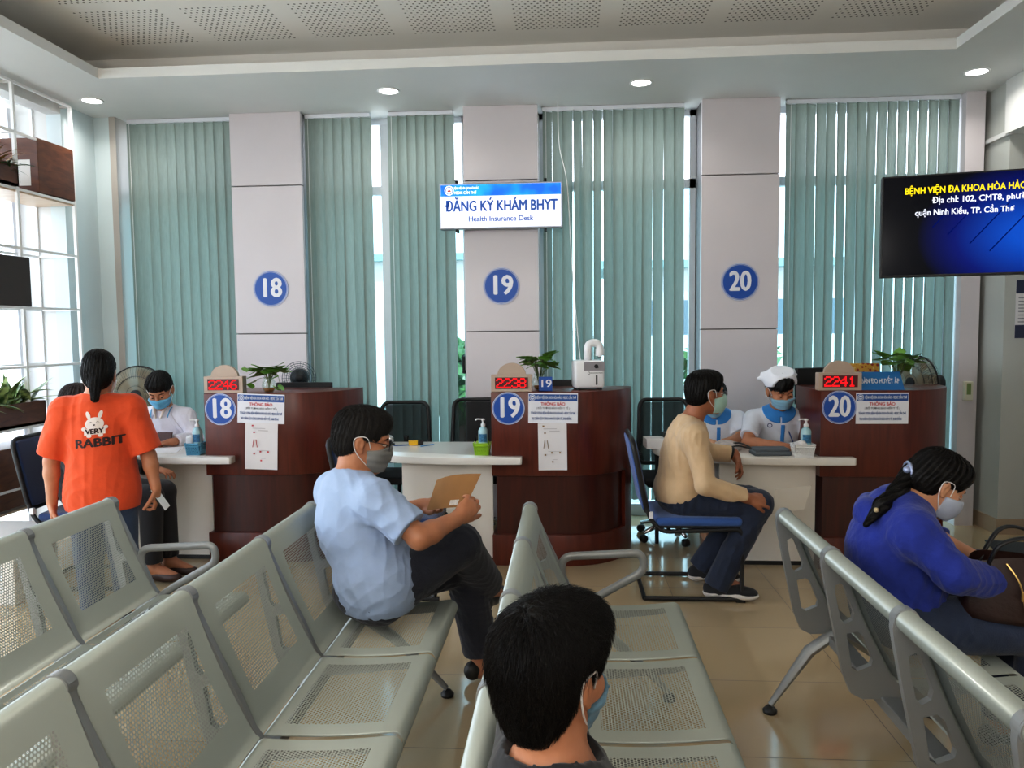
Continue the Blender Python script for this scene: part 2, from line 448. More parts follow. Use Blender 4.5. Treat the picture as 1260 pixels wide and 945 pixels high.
def holes_mat(name, base, region, pitch, rad, rough=.35, metal=.3, dark=None, coat=0.):
    """sheet metal with punched holes (transparent, or painted dark when dark is set) in a rectangle of the uv map (metres)"""
    m, nt, b, out = newmat(name); N, L = nt.nodes, nt.links
    b.inputs['Base Color'].default_value = (*base, 1); b.inputs['Roughness'].default_value = rough; b.inputs['Metallic'].default_value = metal
    uv = N.new('ShaderNodeUVMap'); uv.uv_map = 'UVMap'
    def vm(op, a, bb=None):
        n = N.new('ShaderNodeVectorMath'); n.operation = op
        for i, x in enumerate((a, bb)):
            if x is None: continue
            if isinstance(x, tuple): n.inputs[i].default_value = x
            else: L.new(x, n.inputs[i])
        return n.outputs['Value'] if op == 'LENGTH' else n.outputs[0]
    def ma(op, a, bb):
        n = N.new('ShaderNodeMath'); n.operation = op
        for i, x in enumerate((a, bb)):
            if isinstance(x, (int, float)): n.inputs[i].default_value = x
            else: L.new(x, n.inputs[i])
        return n.outputs[0]
    s3 = 1.7320508
    q = vm('MULTIPLY', uv.outputs[0], (1/pitch, 1/(pitch*s3), 0))
    ds = []
    for o in ((0,0,0), (.5,.5,0)):
        f = vm('FRACTION', vm('ADD', q, o)); f = vm('SUBTRACT', f, (.5,.5,0)); f = vm('MULTIPLY', f, (1,s3,0)); ds.append(vm('LENGTH', f))
    d = ma('MINIMUM', ds[0], ds[1]); hole = ma('LESS_THAN', d, rad/pitch)
    sp = N.new('ShaderNodeSeparateXYZ'); L.new(uv.outputs[0], sp.inputs[0])
    u0, u1, v0, v1 = region
    k = ma('MULTIPLY', ma('MULTIPLY', ma('GREATER_THAN', sp.outputs[0], u0), ma('LESS_THAN', sp.outputs[0], u1)), ma('MULTIPLY', ma('GREATER_THAN', sp.outputs[1], v0), ma('LESS_THAN', sp.outputs[1], v1)))
    fac = ma('MULTIPLY', hole, k)
    b.inputs['Coat Weight'].default_value = coat; b.inputs['Coat Roughness'].default_value = .12
    if dark:
        mc = N.new('ShaderNodeMixRGB'); mc.inputs[1].default_value = (*base, 1); mc.inputs[2].default_value = (*dark, 1)
        L.new(fac, mc.inputs['Fac']); L.new(mc.outputs[0], b.inputs['Base Color']); return m
    t = N.new('ShaderNodeBsdfTransparent'); mx = N.new('ShaderNodeMixShader')
    L.new(fac, mx.inputs['Fac']); L.new(b.outputs[0], mx.inputs[1]); L.new(t.outputs[0], mx.inputs[2]); L.new(mx.outputs[0], out.inputs['Surface'])
    return m
M_floor = floor_mat()
M_blind = blind_mat()
M_clear = glass_mat('clear glass', (.95,.97,1.))
M_tint = glass_mat('blue tinted glass', rgb(212,234,240))
M_vase = glass_mat('vase glass', (.86,.93,.9), .14)

# ---------------------------------------------------------------- room shell
ZC = 3.445; ZU = 3.72; X0, X1 = -3.98, 3.75; Y1 = 6.4; YB = -5.0
bm = bmesh.new(); bx(bm, X0-.6, X1+.2, YB-.2, 6.95, -.12, 0); struct('floor', bm, M_floor)
# upper ceiling with perforated tiles: shade inside the holes painted as dark dots
M_perf = holes_mat('perforated acoustic tile', rgb(236,233,228), (.012, .588, .012, .598), .040, .0074, .8, 0., dark=rgb(84,78,72))
bm = bmesh.new()
uvl = bm.loops.layers.uv.new('UVMap')
px, py = .7175, .70; tx0, ty1 = -3.225, 5.575
xs = [-3.4]; ys = [5.6]
cells = []
nx, ny = 8, 14
def quad(bm, x0, x1, y0, y1, z, uv=None, mi=0):
    f = bm.faces.new([bm.verts.new(p) for p in ((x0,y0,z), (x0,y1,z), (x1,y1,z), (x1,y0,z))]); f.material_index = mi
    for l in f.loops:
        l[uvl].uv = ((l.vert.co.x-x0, l.vert.co.y-y0) if mi else (-1, -1))
xa = [tx0+i*px for i in range(nx)]; ya = [ty1-.61-j*py for j in range(ny)]
X_lo, X_hi, Y_hi, Y_lo = -3.75, 2.95, 5.85, YB
prev = X_lo
for x in xa: quad(bm, prev, x, Y_lo, Y_hi, ZU); prev = x+.60
quad(bm, prev, X_hi, Y_lo, Y_hi, ZU)
for x in xa:
    top = Y_hi
    for y in ya:
        quad(bm, x, x+.6, y+.61, top, ZU); quad(bm, x, x+.6, y, y+.61, ZU, mi=1); top = y
    quad(bm, x, x+.6, Y_lo, top, ZU)
struct('ceiling', bm, [M_ceil, M_perf])
bm = bmesh.new(); bx(bm, X_lo, X_hi, Y_lo, Y_hi, ZU+.25, ZU+.3); struct('ceiling_upper', bm, mat('dark plenum', rgb(70,66,60), .9))
# lowered soffit: back, left, right; lip and cove gap towards the tray
bm = bmesh.new()
sx0, sx1, sy = -3.33, 2.58, 5.44
bx(bm, X0-.6, X1+.2, sy, 6.95, ZC, ZC+.07); bx(bm, X0-.6, sx0, YB, sy, ZC, ZC+.07); bx(bm, sx1, X1+.2, YB, sy, ZC, ZC+.07)
struct('ceiling_soffit', bm, M_soffit)
bm = bmesh.new()
bx(bm, X_lo-.02, X_hi+.02, Y_hi, Y_hi+.02, ZC+.06, ZU+.3); bx(bm, X_lo-.02, X_lo, YB, Y_hi, ZC+.06, ZU+.3); bx(bm, X_hi, X_hi+.02, YB, Y_hi, ZC+.06, ZU+.3)
struct('ceiling_cove', bm, M_ceil)
# back wall: panelled columns, window bays between
colx = [(-2.80, -2.195), (-.835, -.225), (1.09, 1.705)]
for i, (a, b) in enumerate(colx):
    t = bmesh.new()
    for z0, z1 in ((0, 1.607), (1.615, 2.842), (2.85, ZC)): bx(t, a, b, Y1, Y1+.04, z0, z1, .003)
    o = struct('trim_%d' % (i+1), t, M_panel)
    t = bmesh.new(); bx(t, a+.004, b-.004, Y1+.03, 6.9, 0, ZC); obj('backing', t, M_groove, o)
t = bmesh.new(); bx(t, X0-.6, -3.84, Y1, 6.9, 0, ZC); struct('wall_back', t, M_cyanlit_wall)
t = bmesh.new(); bx(t, -3.84, -3.785, Y1-.01, 6.9, 0, ZC); struct('trim_4', t, M_trim)
t = bmesh.new(); bx(t, 3.135, 3.28, Y1+.02, 6.9, 0, ZC)
struct('trim_5', t, M_panel)
t = bmesh.new(); bx(t, 3.28, X1+.2, Y1+.2, 6.9, 0, ZC); struct('wall_back_right', t, M_wall)
bays = [(-3.785, -2.80), (-2.195, -.835), (-.225, 1.09), (1.705, 3.135)]
YW = 6.72
for i, (a, b) in enumerate(bays):
    t = bmesh.new()
    bx(t, a, a+.05, YW-.03, YW+.03, 0, ZC); bx(t, b-.05, b, YW-.03, YW+.03, 0, ZC)
    bx(t, a, b, YW-.03, YW+.03, 2.80, 2.875); bx(t, a, b, YW-.03, YW+.03, 0, .10); bx(t, a, b, YW-.03, YW+.03, ZC-.05, ZC)
    if b-a > 1.2: 
        xm = (a+b)/2-.06; bx(t, xm-.02, xm+.05, YW-.028, YW+.028, 0, ZC)
    w = struct('window_%d' % (i+1), t, M_alu)
    t = bmesh.new(); bx(t, a+.05, b-.05, YW-.004, YW+.004, 2.875, ZC-.05); obj('upper_pane', t, M_clear, w)
    t = bmesh.new(); bx(t, a+.05, b-.05, YW-.004, YW+.004, .10, 2.80); obj('lower_pane', t, M_tint, w)
    if i == 1:
        t = bmesh.new(); bx(t, -.905, -.885, YW-.07, YW-.03, 1.27, 1.40, .004); bx(t, -.90, -.87, YW-.10, YW-.07, 1.25, 1.28, .004); obj('handle', t, M_black, w)
# side walls
t = bmesh.new(); bx(t, X0-.12, X0, YB, -.6, 0, ZC); bx(t, X0-.12, X0, -.6, 5.97, 3.36, ZC+.07)
bx(t, X0-.5, X0-.12, 5.97, 6.1, 0, ZC); struct('wall_left', t, M_wall)
t = bmesh.new(); bx(t, X0-.12, X0, 5.97, Y1+.02, 0, ZC); struct('wall_left_end', t, M_cyanlit_wall)
LW = X0-.42
t = bmesh.new()
for y in (5.93, 5.05, 4.0, 3.0, 2.0, 1.0, 0.0): bx(t, LW-.03, LW+.03, y-.03, y+.03, 0, 3.4)
bx(t, LW-.03, LW+.03, -.6, 5.96, 0, .08); bx(t, LW-.03, LW+.03, -.6, 5.96, 2.98, 3.03); bx(t, LW-.03, LW+.03, -.6, 5.96, 1.06, 1.10)
w = struct('window_5', t, M_alu)
t = bmesh.new(); bx(t, LW-.004, LW+.004, -.6, 5.96, .08, 3.4); obj('pane', t, M_clear, w)
t = bmesh.new(); bx(t, LW-.1, X0, -.7, -.6, 0, 3.4); struct('wall_left_return', t, M_wall)
# right: pillar, wall, beam
PX, PY = 3.33, 6.16
t = bmesh.new(); bx(t, PX, X1+.2, PY, 6.62, 0, ZC); struct('wall_pillar', t, M_shaded_pillar)
t = bmesh.new(); bx(t, PX-.012, X1, PY-.012, 6.6, 0, .12, .002); struct('baseboard_right', t, M_base)
t = bmesh.new(); bx(t, 3.29, X1, 5.5, PY, 3.05, ZC); struct('trim_beam', t, M_wall)
t = bmesh.new(); bx(t, PX-.03, PX+.002, PY-.03, 6.6, 3.04, 3.075, .004); struct('trim_conduit', t, M_wall)
t = bmesh.new(); bx(t, X1, X1+.12, YB, PY, 0, ZC); struct('wall_right', t, M_wall)
t = bmesh.new(); bx(t, X0-.6, X1+.2, YB-.12, YB, 0, ZU+.3); struct('wall_rear', t, M_wall)
t = bmesh.new(); bx(t, 2.86, 3.2, 4.0, 4.4, 0, ZC); struct('wall_column', t, M_wall)

# outside
t = bmesh.new(); bx(t, -40, 40, 6.95, 60, -.5, -.3); bx(t, -40, X0-.6, -20, 6.95, -.5, -.3)
struct('ground_outside', t, mat('outdoor paving', rgb(170,172,168), .9, var=.1, scale=1))
t = bmesh.new(); bx(t, -12, 16, 14, 14.2, -.3, 1.5, 0)
for k in range(26): bx(t, -12+k*1.1, -11.85+k*1.1, 13.96, 14.24, -.3, 1.6)
o = obj('garden_wall', t, mat('outdoor wall', rgb(205,210,208), .9)); o['kind'] = 'structure'
bld = mat('building render', rgb(190,178,176), .9); bwin = mat('building windows', rgb(86,96,108), .3); broof = mat('roof sheet', rgb(120,140,140), .7)
for k, (x, y, w_, h_, lab) in enumerate(((6.2, 30, 9, 4.2, 'low pale house beyond the garden wall, seen through the gap beside the column marked 20'), (-7, 34, 10, 5, 'wide pale house beyond the garden wall, behind the blinds between columns 18 and 19'))):
    r = empty('house', (x, y, -.3), 0, lab, 'house')
    t = bmesh.new(); bx(t, -w_/2, w_/2, 0, 5, 0, h_); obj('walls', t, bld, r)
    t = bmesh.new(); bx(t, -w_/2-.4, w_/2+.4, -.4, 5.4, h_, h_+.3); obj('roof', t, broof, r)
    for q in range(5):
        t = bmesh.new(); bx(t, -w_/2+.7+q*1.75, -w_/2+1.7+q*1.75, -.05, 0, 1.6, 3.0); obj('window_pane', t, bwin, r)
def tree(x, y, h, lab):
    r = empty('tree', (x, y, -.3), 0, lab, 'tree')
    t = bmesh.new(); tube(t, [(0,0,0), (.05,0,h*.4), (0,.1,h*.75)], [.14,.1,.05]); obj('trunk', t, M_brown, r)
    t = bmesh.new()
    for k in range(420):
        a = random.uniform(0, 2*PI); z = random.random(); q = math.sqrt(random.random())*(.3+1.1*math.sin(PI*min(1, z*.9+.1)))*h*.28
        c = Vector((q*math.cos(a), q*math.sin(a), h*(.35+.65*z))); n = Vector((random.gauss(0,1), random.gauss(0,1), random.gauss(0,1))).normalized()*.16
        m_ = n.orthogonal().normalized()*.08
        t.faces.new([t.verts.new(p) for p in (c-n, c+m_, c+n, c-m_)])
    obj('foliage', t, M_leaf2, r)
tree(2.35, 11.2, 2.0, 'small leafy tree outside the glass beside the column marked 20')
tree(-1.55, 11.4, 1.7, 'small leafy tree outside the glass left of the column marked 19')

# ---------------------------------------------------------------- world & lamps
w = bpy.data.worlds.new('sky'); scene.world = w; w.use_nodes = True
nt = w.node_tree; bg = nt.nodes['Background']; 
tc = nt.nodes.new('ShaderNodeTexCoord'); sp = nt.nodes.new('ShaderNodeSeparateXYZ'); rp = nt.nodes.new('ShaderNodeValToRGB')
nt.links.new(tc.outputs['Generated'], sp.inputs[0]); nt.links.new(sp.outputs['Z'], rp.inputs['Fac'])
e = rp.color_ramp.elements; e[0].position = 0; e[0].color = (.93,.97,1,1); e[1].position = .6; e[1].color = (.78,.89,1,1)
nt.links.new(rp.outputs['Color'], bg.inputs['Color']); bg.inputs['Strength'].default_value = 4.0
def portal(name, loc, rot, sx, sy):
    l = bpy.data.lights.new(name, 'AREA'); l.shape = 'RECTANGLE'; l.size = sx; l.size_y = sy; l.cycles.is_portal = True
    o = bpy.data.objects.new(name, l); COL.objects.link(o); o.location = loc; o.rotation_euler = rot
for i, (a, b) in enumerate(bays): portal('portal', ((a+b)/2, YW+.05, ZC/2), (-PI/2, 0, 0), b-a, ZC)
portal('portal', (LW-.05, 2.68, 1.7), (0, -PI/2, 0), 3.4, 6.6)
sun = bpy.data.lights.new('sun', 'SUN'); sun.energy = 9; sun.angle = .02; sun.color = (1, .96, .88)
o = bpy.data.objects.new('sun', sun); COL.objects.link(o); o.rotation_euler = Vector((-.35, .45, -1)).to_track_quat('-Z', 'Y').to_euler()
for x, y in ((-2.5, -.6), (-.5, -1.0), (-2.4, -2.8), (.6, -3.4)):
    l = bpy.data.lights.new('added fill light', 'POINT'); l.shadow_soft_size = .16; l.energy = 44; l.color = (1, .97, .92)  # unseen fill lights added behind the camera to brighten ceiling and panels
    o = bpy.data.objects.new('fill_light', l); COL.objects.link(o); o.location = (x, y, 2.7)
M_lamp = emis_mat('downlight lens', (1,.98,.95), 12)
def downlight(x, y, z, lab, vis=True):
    r = empty('downlight', (x, y, z), 0, lab, 'downlight', 'recessed downlights in the ceiling edge')
    t = bmesh.new(); lathe(t, [(.068, 0), (.085, 0), (.088, -.004), (.085, -.008), (.070, -.006), (.068, 0)], 28); obj('bezel', t, M_offw, r, True)
    t = bmesh.new(); lathe(t, [(0, -.003), (.069, -.003)], 28); obj('lens', t, M_lamp, r)
    l = bpy.data.lights.new('downlight lamp', 'AREA'); l.shape = 'DISK'; l.size = .13; l.energy = 3; l.color = (1, .96, .9); l.spread = 2.6
    o = bpy.data.objects.new('downlight_lamp', l); COL.objects.link(o); o.parent = r; o.location = (0, 0, -.012)
for x, s in ((-3.69, 'round white ceiling downlight by the left glazing, leftmost of the back row'), (-1.34, 'round white ceiling downlight in front of the blind between columns 18 and 19'), (.563, 'round white ceiling downlight in front of the wide blind between columns 19 and 20'), (2.96, 'round white ceiling downlight above the television, near the right pillar')):
    downlight(x, 5.93, ZC, s)
# ---------------------------------------------------------------- blinds
def blind(x0, x1, lab, seed, zbot=.18, gaps=(), twist=.22):
    r = empty('vertical_blind', ((x0+x1)/2, 6.5, 0), 0, lab, 'blind', 'vertical window blinds')
    R = random.Random(seed); xc = (x0+x1)/2
    t = bmesh.new(); bx(t, x0-xc, x1-xc, -.02, .025, ZC-.035, ZC-.002, .003); obj('headrail', t, M_alu, r)
    t = bmesh.new(); n = max(2, round((x1-x0)/.0815)); p = (x1-x0)/n
    base = twist
    for i in range(n):
        cx = x0+(i+.5)*p-xc; w = .0455; a = base+R.gauss(0, .07); da = R.gauss(0, .12); sh = R.gauss(0, .004)
        if R.random() < .10: a += .3*R.choice((-1, 1))
        rows = []
        for k in range(15):
            z = ZC-.03-(ZC-.03-zbot)*k/14; s = k/14; ang = a+da*s+.02*math.sin(5*s+i)
            dx, dy = math.cos(ang)*w, math.sin(ang)*w; bow = .007
            sway = sh*s*2
            rows.append([t.verts.new((cx+sway+dx*u-math.sin(ang)*bow*(1-u*u), dy*u+math.cos(ang)*bow*(1-u*u), z)) for u in (-1, -.5, 0, .5, 1)])
        for A, B in zip(rows, rows[1:]):
            for q in range(4): t.faces.new((A[q], A[q+1], B[q+1], B[q]))
    obj('slats', t, M_blind, r, True)
    t = bmesh.new(); tube(t, [(x0-xc+.03, -.03, ZC-.04), (x0-xc+.03, -.03, 1.0)], .002, 5); obj('chain', t, M_offw, r)
    return r
blind(-3.74, -2.81, 'grey green vertical blind between the left wall and the column marked 18', 1, twist=.25)
blind(-2.185, -1.63, 'grey green vertical blind next to the column marked 18, left of the bright open gap', 2, twist=.3)
blind(-1.475, -.93, 'grey green vertical blind behind the left end of the hanging lit sign', 3, twist=.3)
blind(-.19, .965, 'widest grey green vertical blind behind the white mist dispenser', 4, twist=.28)
blind(1.775, 3.12, 'grey green vertical blind behind the television and counter 20', 5, twist=.3)

# ---------------------------------------------------------------- left display rack
r = empty('display_rack', (-3.9, 5.2, 0), 0, 'tall white steel grid rack holding wooden boxes along the bright glazing', 'rack')
t = bmesh.new()
YE = 5.965-5.2
posts = [YE, 5.32-5.2, 4.67-5.2, 4.02-5.2]; zb = [.10, .53, .955, 1.39, 1.818, 2.243, 2.66, 3.06, 3.41]
for y in posts:
    for x in (0, -.32): bx(t, x-.011, x+.011, y-.011, y+.011, 0, 3.41)
for z in zb:
    for x in (0, -.32): bx(t, x-.009, x+.009, posts[-1], YE, z-.009, z+.009)
    for y in posts: bx(t, -.32, 0, y-.009, y+.009, z-.009, z+.009)
obj('grid_frame', t, M_offw, r)
for z, y0, y1 in ((2.66, -1.2, YE), (.39, -1.2, YE)):
    t = bmesh.new(); bx(t, -.33, .0, y0, y1, z-.022, z-.008); obj('shelf_board', t, M_pine, r)
def rack_box(name, y0, y1, z0, z1, lab, x0=-.30, x1=.012, cat='box', m=None, open_=False):
    o = empty(name, (-3.9, (y0+y1)/2, z0), 0, lab, cat)
    t = bmesh.new(); h = (y1-y0)/2
    if not open_: bx(t, x0, x1, -h, h, 0, z1-z0, .004)
    else:
        bx(t, x0, x0+.015, -h, h, 0, z1-z0); bx(t, x1-.015, x1, -h, h, 0, z1-z0); bx(t, x0, x1, -h, -h+.015, 0, z1-z0); bx(t, x0, x1, h-.015, h, 0, z1-z0); bx(t, x0, x1, -h, h, 0, .02)
    obj('casing', t, m or M_brown, o)
    return o
b_ = rack_box('wooden_box', 5.545, 5.965, 2.675, 3.075, 'brown wooden box on the top board of the white rack, near the wall corner')
t = bmesh.new(); bx(t, -.2, -.05, -.212, -.209, .05, .24); obj('white_panel', t, M_white, b_)
b_ = rack_box('planter_box', 4.75, 5.33, 2.675, 2.83, 'low brown planter box of rusty grass on the top board of the rack', cat='planter', open_=True)
t = bmesh.new(); bx(t, -.28, -.01, -.27, .27, .02, .13); obj('soil', t, M_soil, b_)
rack_box('wooden_box', 4.82, 5.40, 1.828, 2.18, 'dark brown wooden box half way up the white rack', m=mat('dark stained wood', rgb(58,44,38), .5, var=.1, scale=9))
b_ = rack_box('planter_box', 4.7, 5.49, .965, 1.135, 'brown planter box with broad striped leaves, beside the orange shirt', cat='planter', open_=True)
t = bmesh.new(); bx(t, -.28, -.01, -.38, .38, .02, .15); obj('soil', t, M_soil, b_)
b_ = rack_box('wooden_box', 4.72, 5.55, .54, .83, 'long brown wooden box on the low bar of the rack behind the navy chair')
b_ = rack_box('drawer_unit', 4.60, 5.60, .405, .52, 'long flat brown wooden box on the lowest board of the rack')
def blade(t, p, d, L, w, droop, n=7, twist=0.):
    d = Vector(d).normalized(); side = d.cross(Vector((0,0,1))); side = side.normalized() if side.length > .1 else Vector((1,0,0))
    prev = None; q = Vector(p); dd = d.copy()
    for i in range(n+1):
        s = i/n; ww = w*math.sin(PI*min(1, .12+.88*s)**.8)*.5 if i < n else .0005
        A, B, Cc = t.verts.new(q-side*ww), t.verts.new(q+side*ww), t.verts.new(q-Vector((0,0,ww*.35)))
        if prev: t.faces.new((prev[0], prev[2], Cc, A)); t.faces.new((prev[2], prev[1], B, Cc))
        prev = (A, B, Cc); dd = (dd+Vector((0,0,-droop/n))).normalized(); q = q+dd*(L/n)
def plant(name, loc, lab, spec, m, cat='plant'):
    r = empty(name, loc, 0, lab, cat)
    t = bmesh.new(); R = random.Random(hash(lab) % 999 if False else len(lab))
    for k in range(spec['n']):
        a = R.uniform(0, 2*PI); e = R.uniform(*spec['el'])
        p = (R.uniform(-1, 1)*spec['sx'], R.uniform(-1, 1)*spec['sy'], 0)
        blade(t, p, (math.cos(a)*math.cos(e), math.sin(a)*math.cos(e), math.sin(e)), R.uniform(*spec['L']), spec['w']*R.uniform(.7, 1.2), spec['dr']*R.uniform(.6, 1.3))
    obj('leaves', t, m, r, True)
    return r
def stripe_leaf():
    m, nt, b, out = newmat('striped leaf'); N, L = nt.nodes, nt.links
    tc = N.new('ShaderNodeTexCoord'); nz = N.new('ShaderNodeTexNoise'); nz.inputs['Scale'].default_value = 26; L.new(tc.outputs['Object'], nz.inputs['Vector'])
    rp = N.new('ShaderNodeValToRGB'); e = rp.color_ramp.elements; e[0].position = .4; e[1].position = .62; e[0].color = (*rgb(60,92,44), 1); e[1].color = (*rgb(168,186,120), 1)
    L.new(nz.outputs['Fac'], rp.inputs['Fac']); L.new(rp.outputs['Color'], b.inputs['Base Color']); b.inputs['Roughness'].default_value = .4
    return m
M_stripe = stripe_leaf()
for y, s in ((5.30, 'leafy striped plant at the wall end of the lower planter box'), (5.05, 'leafy striped plant in the middle of the lower planter box'), (4.82, 'leafy striped plant at the camera end of the lower planter box')):
    plant('leafy_plant', (-4.0, y, 1.11), s, dict(n=30, el=(.5, 1.4), sx=.07, sy=.08, L=(.2, .34), w=.06, dr=1.1), M_stripe)
plant('ornamental_grass', (-4.02, 5.05, 2.80), 'rusty green ornamental grass in the planter on the top board', dict(n=90, el=(.4, 1.4), sx=.1, sy=.2, L=(.14, .27), w=.022, dr=1.3), M_leaf3)
plant('ornamental_grass', (-3.97, 5.2, 2.80), 'dark green low grass beside the rusty grass on the top board', dict(n=50, el=(.1, 1.0), sx=.08, sy=.08, L=(.1, .22), w=.02, dr=1.2), M_leaf2)
t = bmesh.new(); bx(t, -.22, .22, -.2, .2, 0, .42, .006)
r = empty('storage_cabinet', (-3.52, 4.5, 0), 0, 'low white cabinet on the floor under the rack, left of the navy chair', 'cabinet'); obj('casing', t, M_white, r)
t = bmesh.new()
for k in range(12): bx(t, -.15, .15, -.204, -.2, .08+k*.024, .092+k*.024)
obj('vent_panel', t, M_alu, r)

# ---------------------------------------------------------------- registration counters
YC = 5.21; HC = 1.2
stations = [(-2.53, '18'), (-.515, '19'), (1.674, '20')]
def counter_plan(inset=0., a1=90.):
    p = [(inset, .55-inset), (inset, inset), (.50, inset)]
    for k in range(1, 13):
        a = math.radians(a1*k/12)
        p.append((.50+(.49-inset)*math.sin(a), inset+(.53-inset)*(1-math.cos(a))))
    return p
def prism(t, plan, z0, z1, bev=0.):
    q = bmesh.new(); vs = [q.verts.new((x, y, z0)) for x, y in plan]
    f = q.faces.new(vs); ex = bmesh.ops.extrude_face_region(q, geom=[f])
    bmesh.ops.translate(q, vec=(0, 0, z1-z0), verts=[v for v in ex['geom'] if isinstance(v, bmesh.types.BMVert)])
    bmesh.ops.recalc_face_normals(q, faces=q.faces)
    if bev:
        es = [e for e in q.edges if abs(e.verts[0].co.z-e.verts[1].co.z) < 1e-6]
        bmesh.ops.bevel(q, geom=es, offset=bev, segments=2, affect='EDGES', profile=.5)
    merge(t, q)
def disc_number(name, loc, num, rad, lab, group):
    r = empty(name, loc, 0, lab, 'sign', group)
    t = bmesh.new(); poly_fill(t, [circ(0, 0, rad)], d0=0, d1=.004); obj('disc', t, M_blue, r)
    t = bmesh.new(); poly_fill(t, [circ(0, 0, rad*.985, 48), circ(0, 0, rad*.955, 48)], d0=-.0006, d1=0); poly_fill(t, [circ(0, 0, rad*.92, 48), circ(0, 0, rad*.905, 48)], d0=-.0006, d1=0); obj('rim', t, M_signwhite, r)
    t = bmesh.new(); letter(t, num, 0, 0, rad*(1.72 if rad < .13 else 1.45), rad*(1.2 if rad < .13 else 1.08)*(1.08 if num == '20' else 1), bold=.05, y=-.001); obj('numerals', t, M_signwhite, r)
FONT5 = {'0':'01110 10001 10001 10001 10001 10001 01110','1':'00100 01100 00100 00100 00100 00100 01110','2':'01110 10001 00001 00110 01000 10000 11111','3':'01110 10001 00001 00110 00001 10001 01110','4':'00010 00110 01010 10010 11111 00010 00010','6':'00110 01000 10000 11110 10001 10001 01110','8':'01110 10001 10001 01110 10001 10001 01110'}
M_led = emis_mat('red led', rgb(255,26,34), 1.3); M_ledbg = mat('led window', rgb(60,4,10), .4, emit=rgb(120,4,14), estr=.12)
M_casing = mat('beige display casing', rgb(182,162,146), .5)
def led_display(loc, txt, lab, n):
    r = empty('queue_display', loc, 0, lab, 'number display', 'led queue number displays')
    t = bmesh.new(); bx(t, -.14, .14, 0, .07, 0, .118, .004)
    obj('casing', t, M_casing, r)
    t = bmesh.new(); a = [( .098*math.cos(PI*k/24), .112+.085*math.sin(PI*k/24)) for k in range(25)]; poly_fill(t, [a], d0=.02, d1=.05); obj('crest', t, M_casing, r)
    t = bmesh.new(); bx(t, -.112, .112, -.003, 0, .022, .100); w = obj('window', t, M_ledbg, r)
    t = bmesh.new(); pt = .0098
    for i, ch in enumerate(txt):
        for j, row in enumerate(FONT5[ch].split()):
            for k, c in enumerate(row):
                if c == '1':
                    x = -.099+i*.0515+k*pt; z = .0925-j*pt*.98-.003; bx(t, x-.0042, x+.0042, -.0045, -.003, z-.0042, z+.0042)
    obj('digits', t, M_led, w)
def notice(loc, num, lab, rot=0.):
    r = empty('notice_board', loc, 0, lab, 'notice', 'blue and white notices on the counters'); r.rotation_euler = (0, rot, 0)
    W, H_ = .335, .205
    t = bmesh.new(); bx(t, -W/2, W/2, 0, .003, -H_/2, H_/2); obj('board', t, M_signwhite, r)
    t = bmesh.new(); bx(t, -W/2+.004, W/2-.004, -.0008, 0, H_/2-.054, H_/2-.008); h = obj('header', t, M_blueprint, r)
    t = bmesh.new(); letter(t, 'BỆNH VIỆN ĐA KHOA HÒA HẢO - MEDIC CẦN THƠ', .022, H_/2-.031, .026, .265, y=-.0012, bold=.02); obj('header_lettering', t, M_signwhite, h)
    t = bmesh.new(); poly_fill(t, [circ(-W/2+.028, H_/2-.031, .021)], d0=-.0016, d1=-.0008); e_ = obj('emblem', t, M_signwhite, h)
    t = bmesh.new(); poly_fill(t, [circ(-W/2+.028, H_/2-.031, .018), circ(-W/2+.028, H_/2-.031, .0135)], d0=-.0022, d1=-.0016); bx(t, -W/2+.019, -W/2+.037, -.0022, -.0016, H_/2-.037, H_/2-.030); obj('emblem_ring', t, M_blueprint, h)
    t = bmesh.new(); letter(t, 'THÔNG BÁO', 0, .028, .03, .165, y=-.0008, bold=.03); obj('title', t, M_redink, r)
    t = bmesh.new(); letter(t, '( ĐỐI TƯỢNG BẢO HIỂM Y TẾ )', 0, .0, .017, .225, y=-.0008, bold=.01)
    obj('subtitle', t, M_ink, r)
    t = bmesh.new(); letter(t, 'TỪ NGÀY 1/7/2018, BỆNH VIỆN ĐA KHOA HÒA HẢO - MEDIC CẦN THƠ', 0, -.034, .024, .30, y=-.0008, bold=.012); letter(t, 'THU CHÊNH LỆCH CÔNG KHÁM BẢO HIỂM Y TẾ, 30.000 ĐỒNG', -.145, -.071, .024, .27, align='LEFT', y=-.0008, bold=.012); obj('lettering', t, M_blueprint, r)
def sheet(loc, w, h, lab, rot, marks):
    r = empty('paper_sheet', loc, 0, lab, 'paper', 'printed sheets taped to the counters'); r.rotation_euler = (0, rot, 0)
    t = bmesh.new(); n = 8
    rows = []
    for j in range(n+1):
        z = -h*j/n; rows.append([t.verts.new((w*(i/6-.5), -.004-.012*((i/6-.5)**2)*2*(j/n)-.004*math.sin(2*j/n), z)) for i in range(7)])
    for A, B in zip(rows, rows[1:]):
        for i in range(6): t.faces.new((A[i], A[i+1], B[i+1], B[i]))
    obj('page', t, M_paper, r, True)
    t = bmesh.new(); Y = -.0155
    for a, b, c, d in ((-.06, .03, -.035, -.038), (-.02, .05, -.05, -.053), (-.03, .06, -.19, -.192), (.0, .03, -.245, -.247)): bx(t, a, b, Y, Y+.001, d, c)
    obj('print', t, mat('faint print', rgb(176,170,172), .8), r)
    t = bmesh.new()
    for x, z in ((-.06, -.018), (-.05, -.065), (-.05, -.215), (-.005, -.2), (.05, -.2), (.0, -.262)): bx(t, x-.006, x+.006, Y, Y+.001, z-.005, z+.005)
    for x in (-.052, -.036): tube(t, [(x, Y, -.115), (x-.008 if x < -.04 else x+.008, Y, -.17)], .0022, 4)
    obj('stamp', t, marks, r)
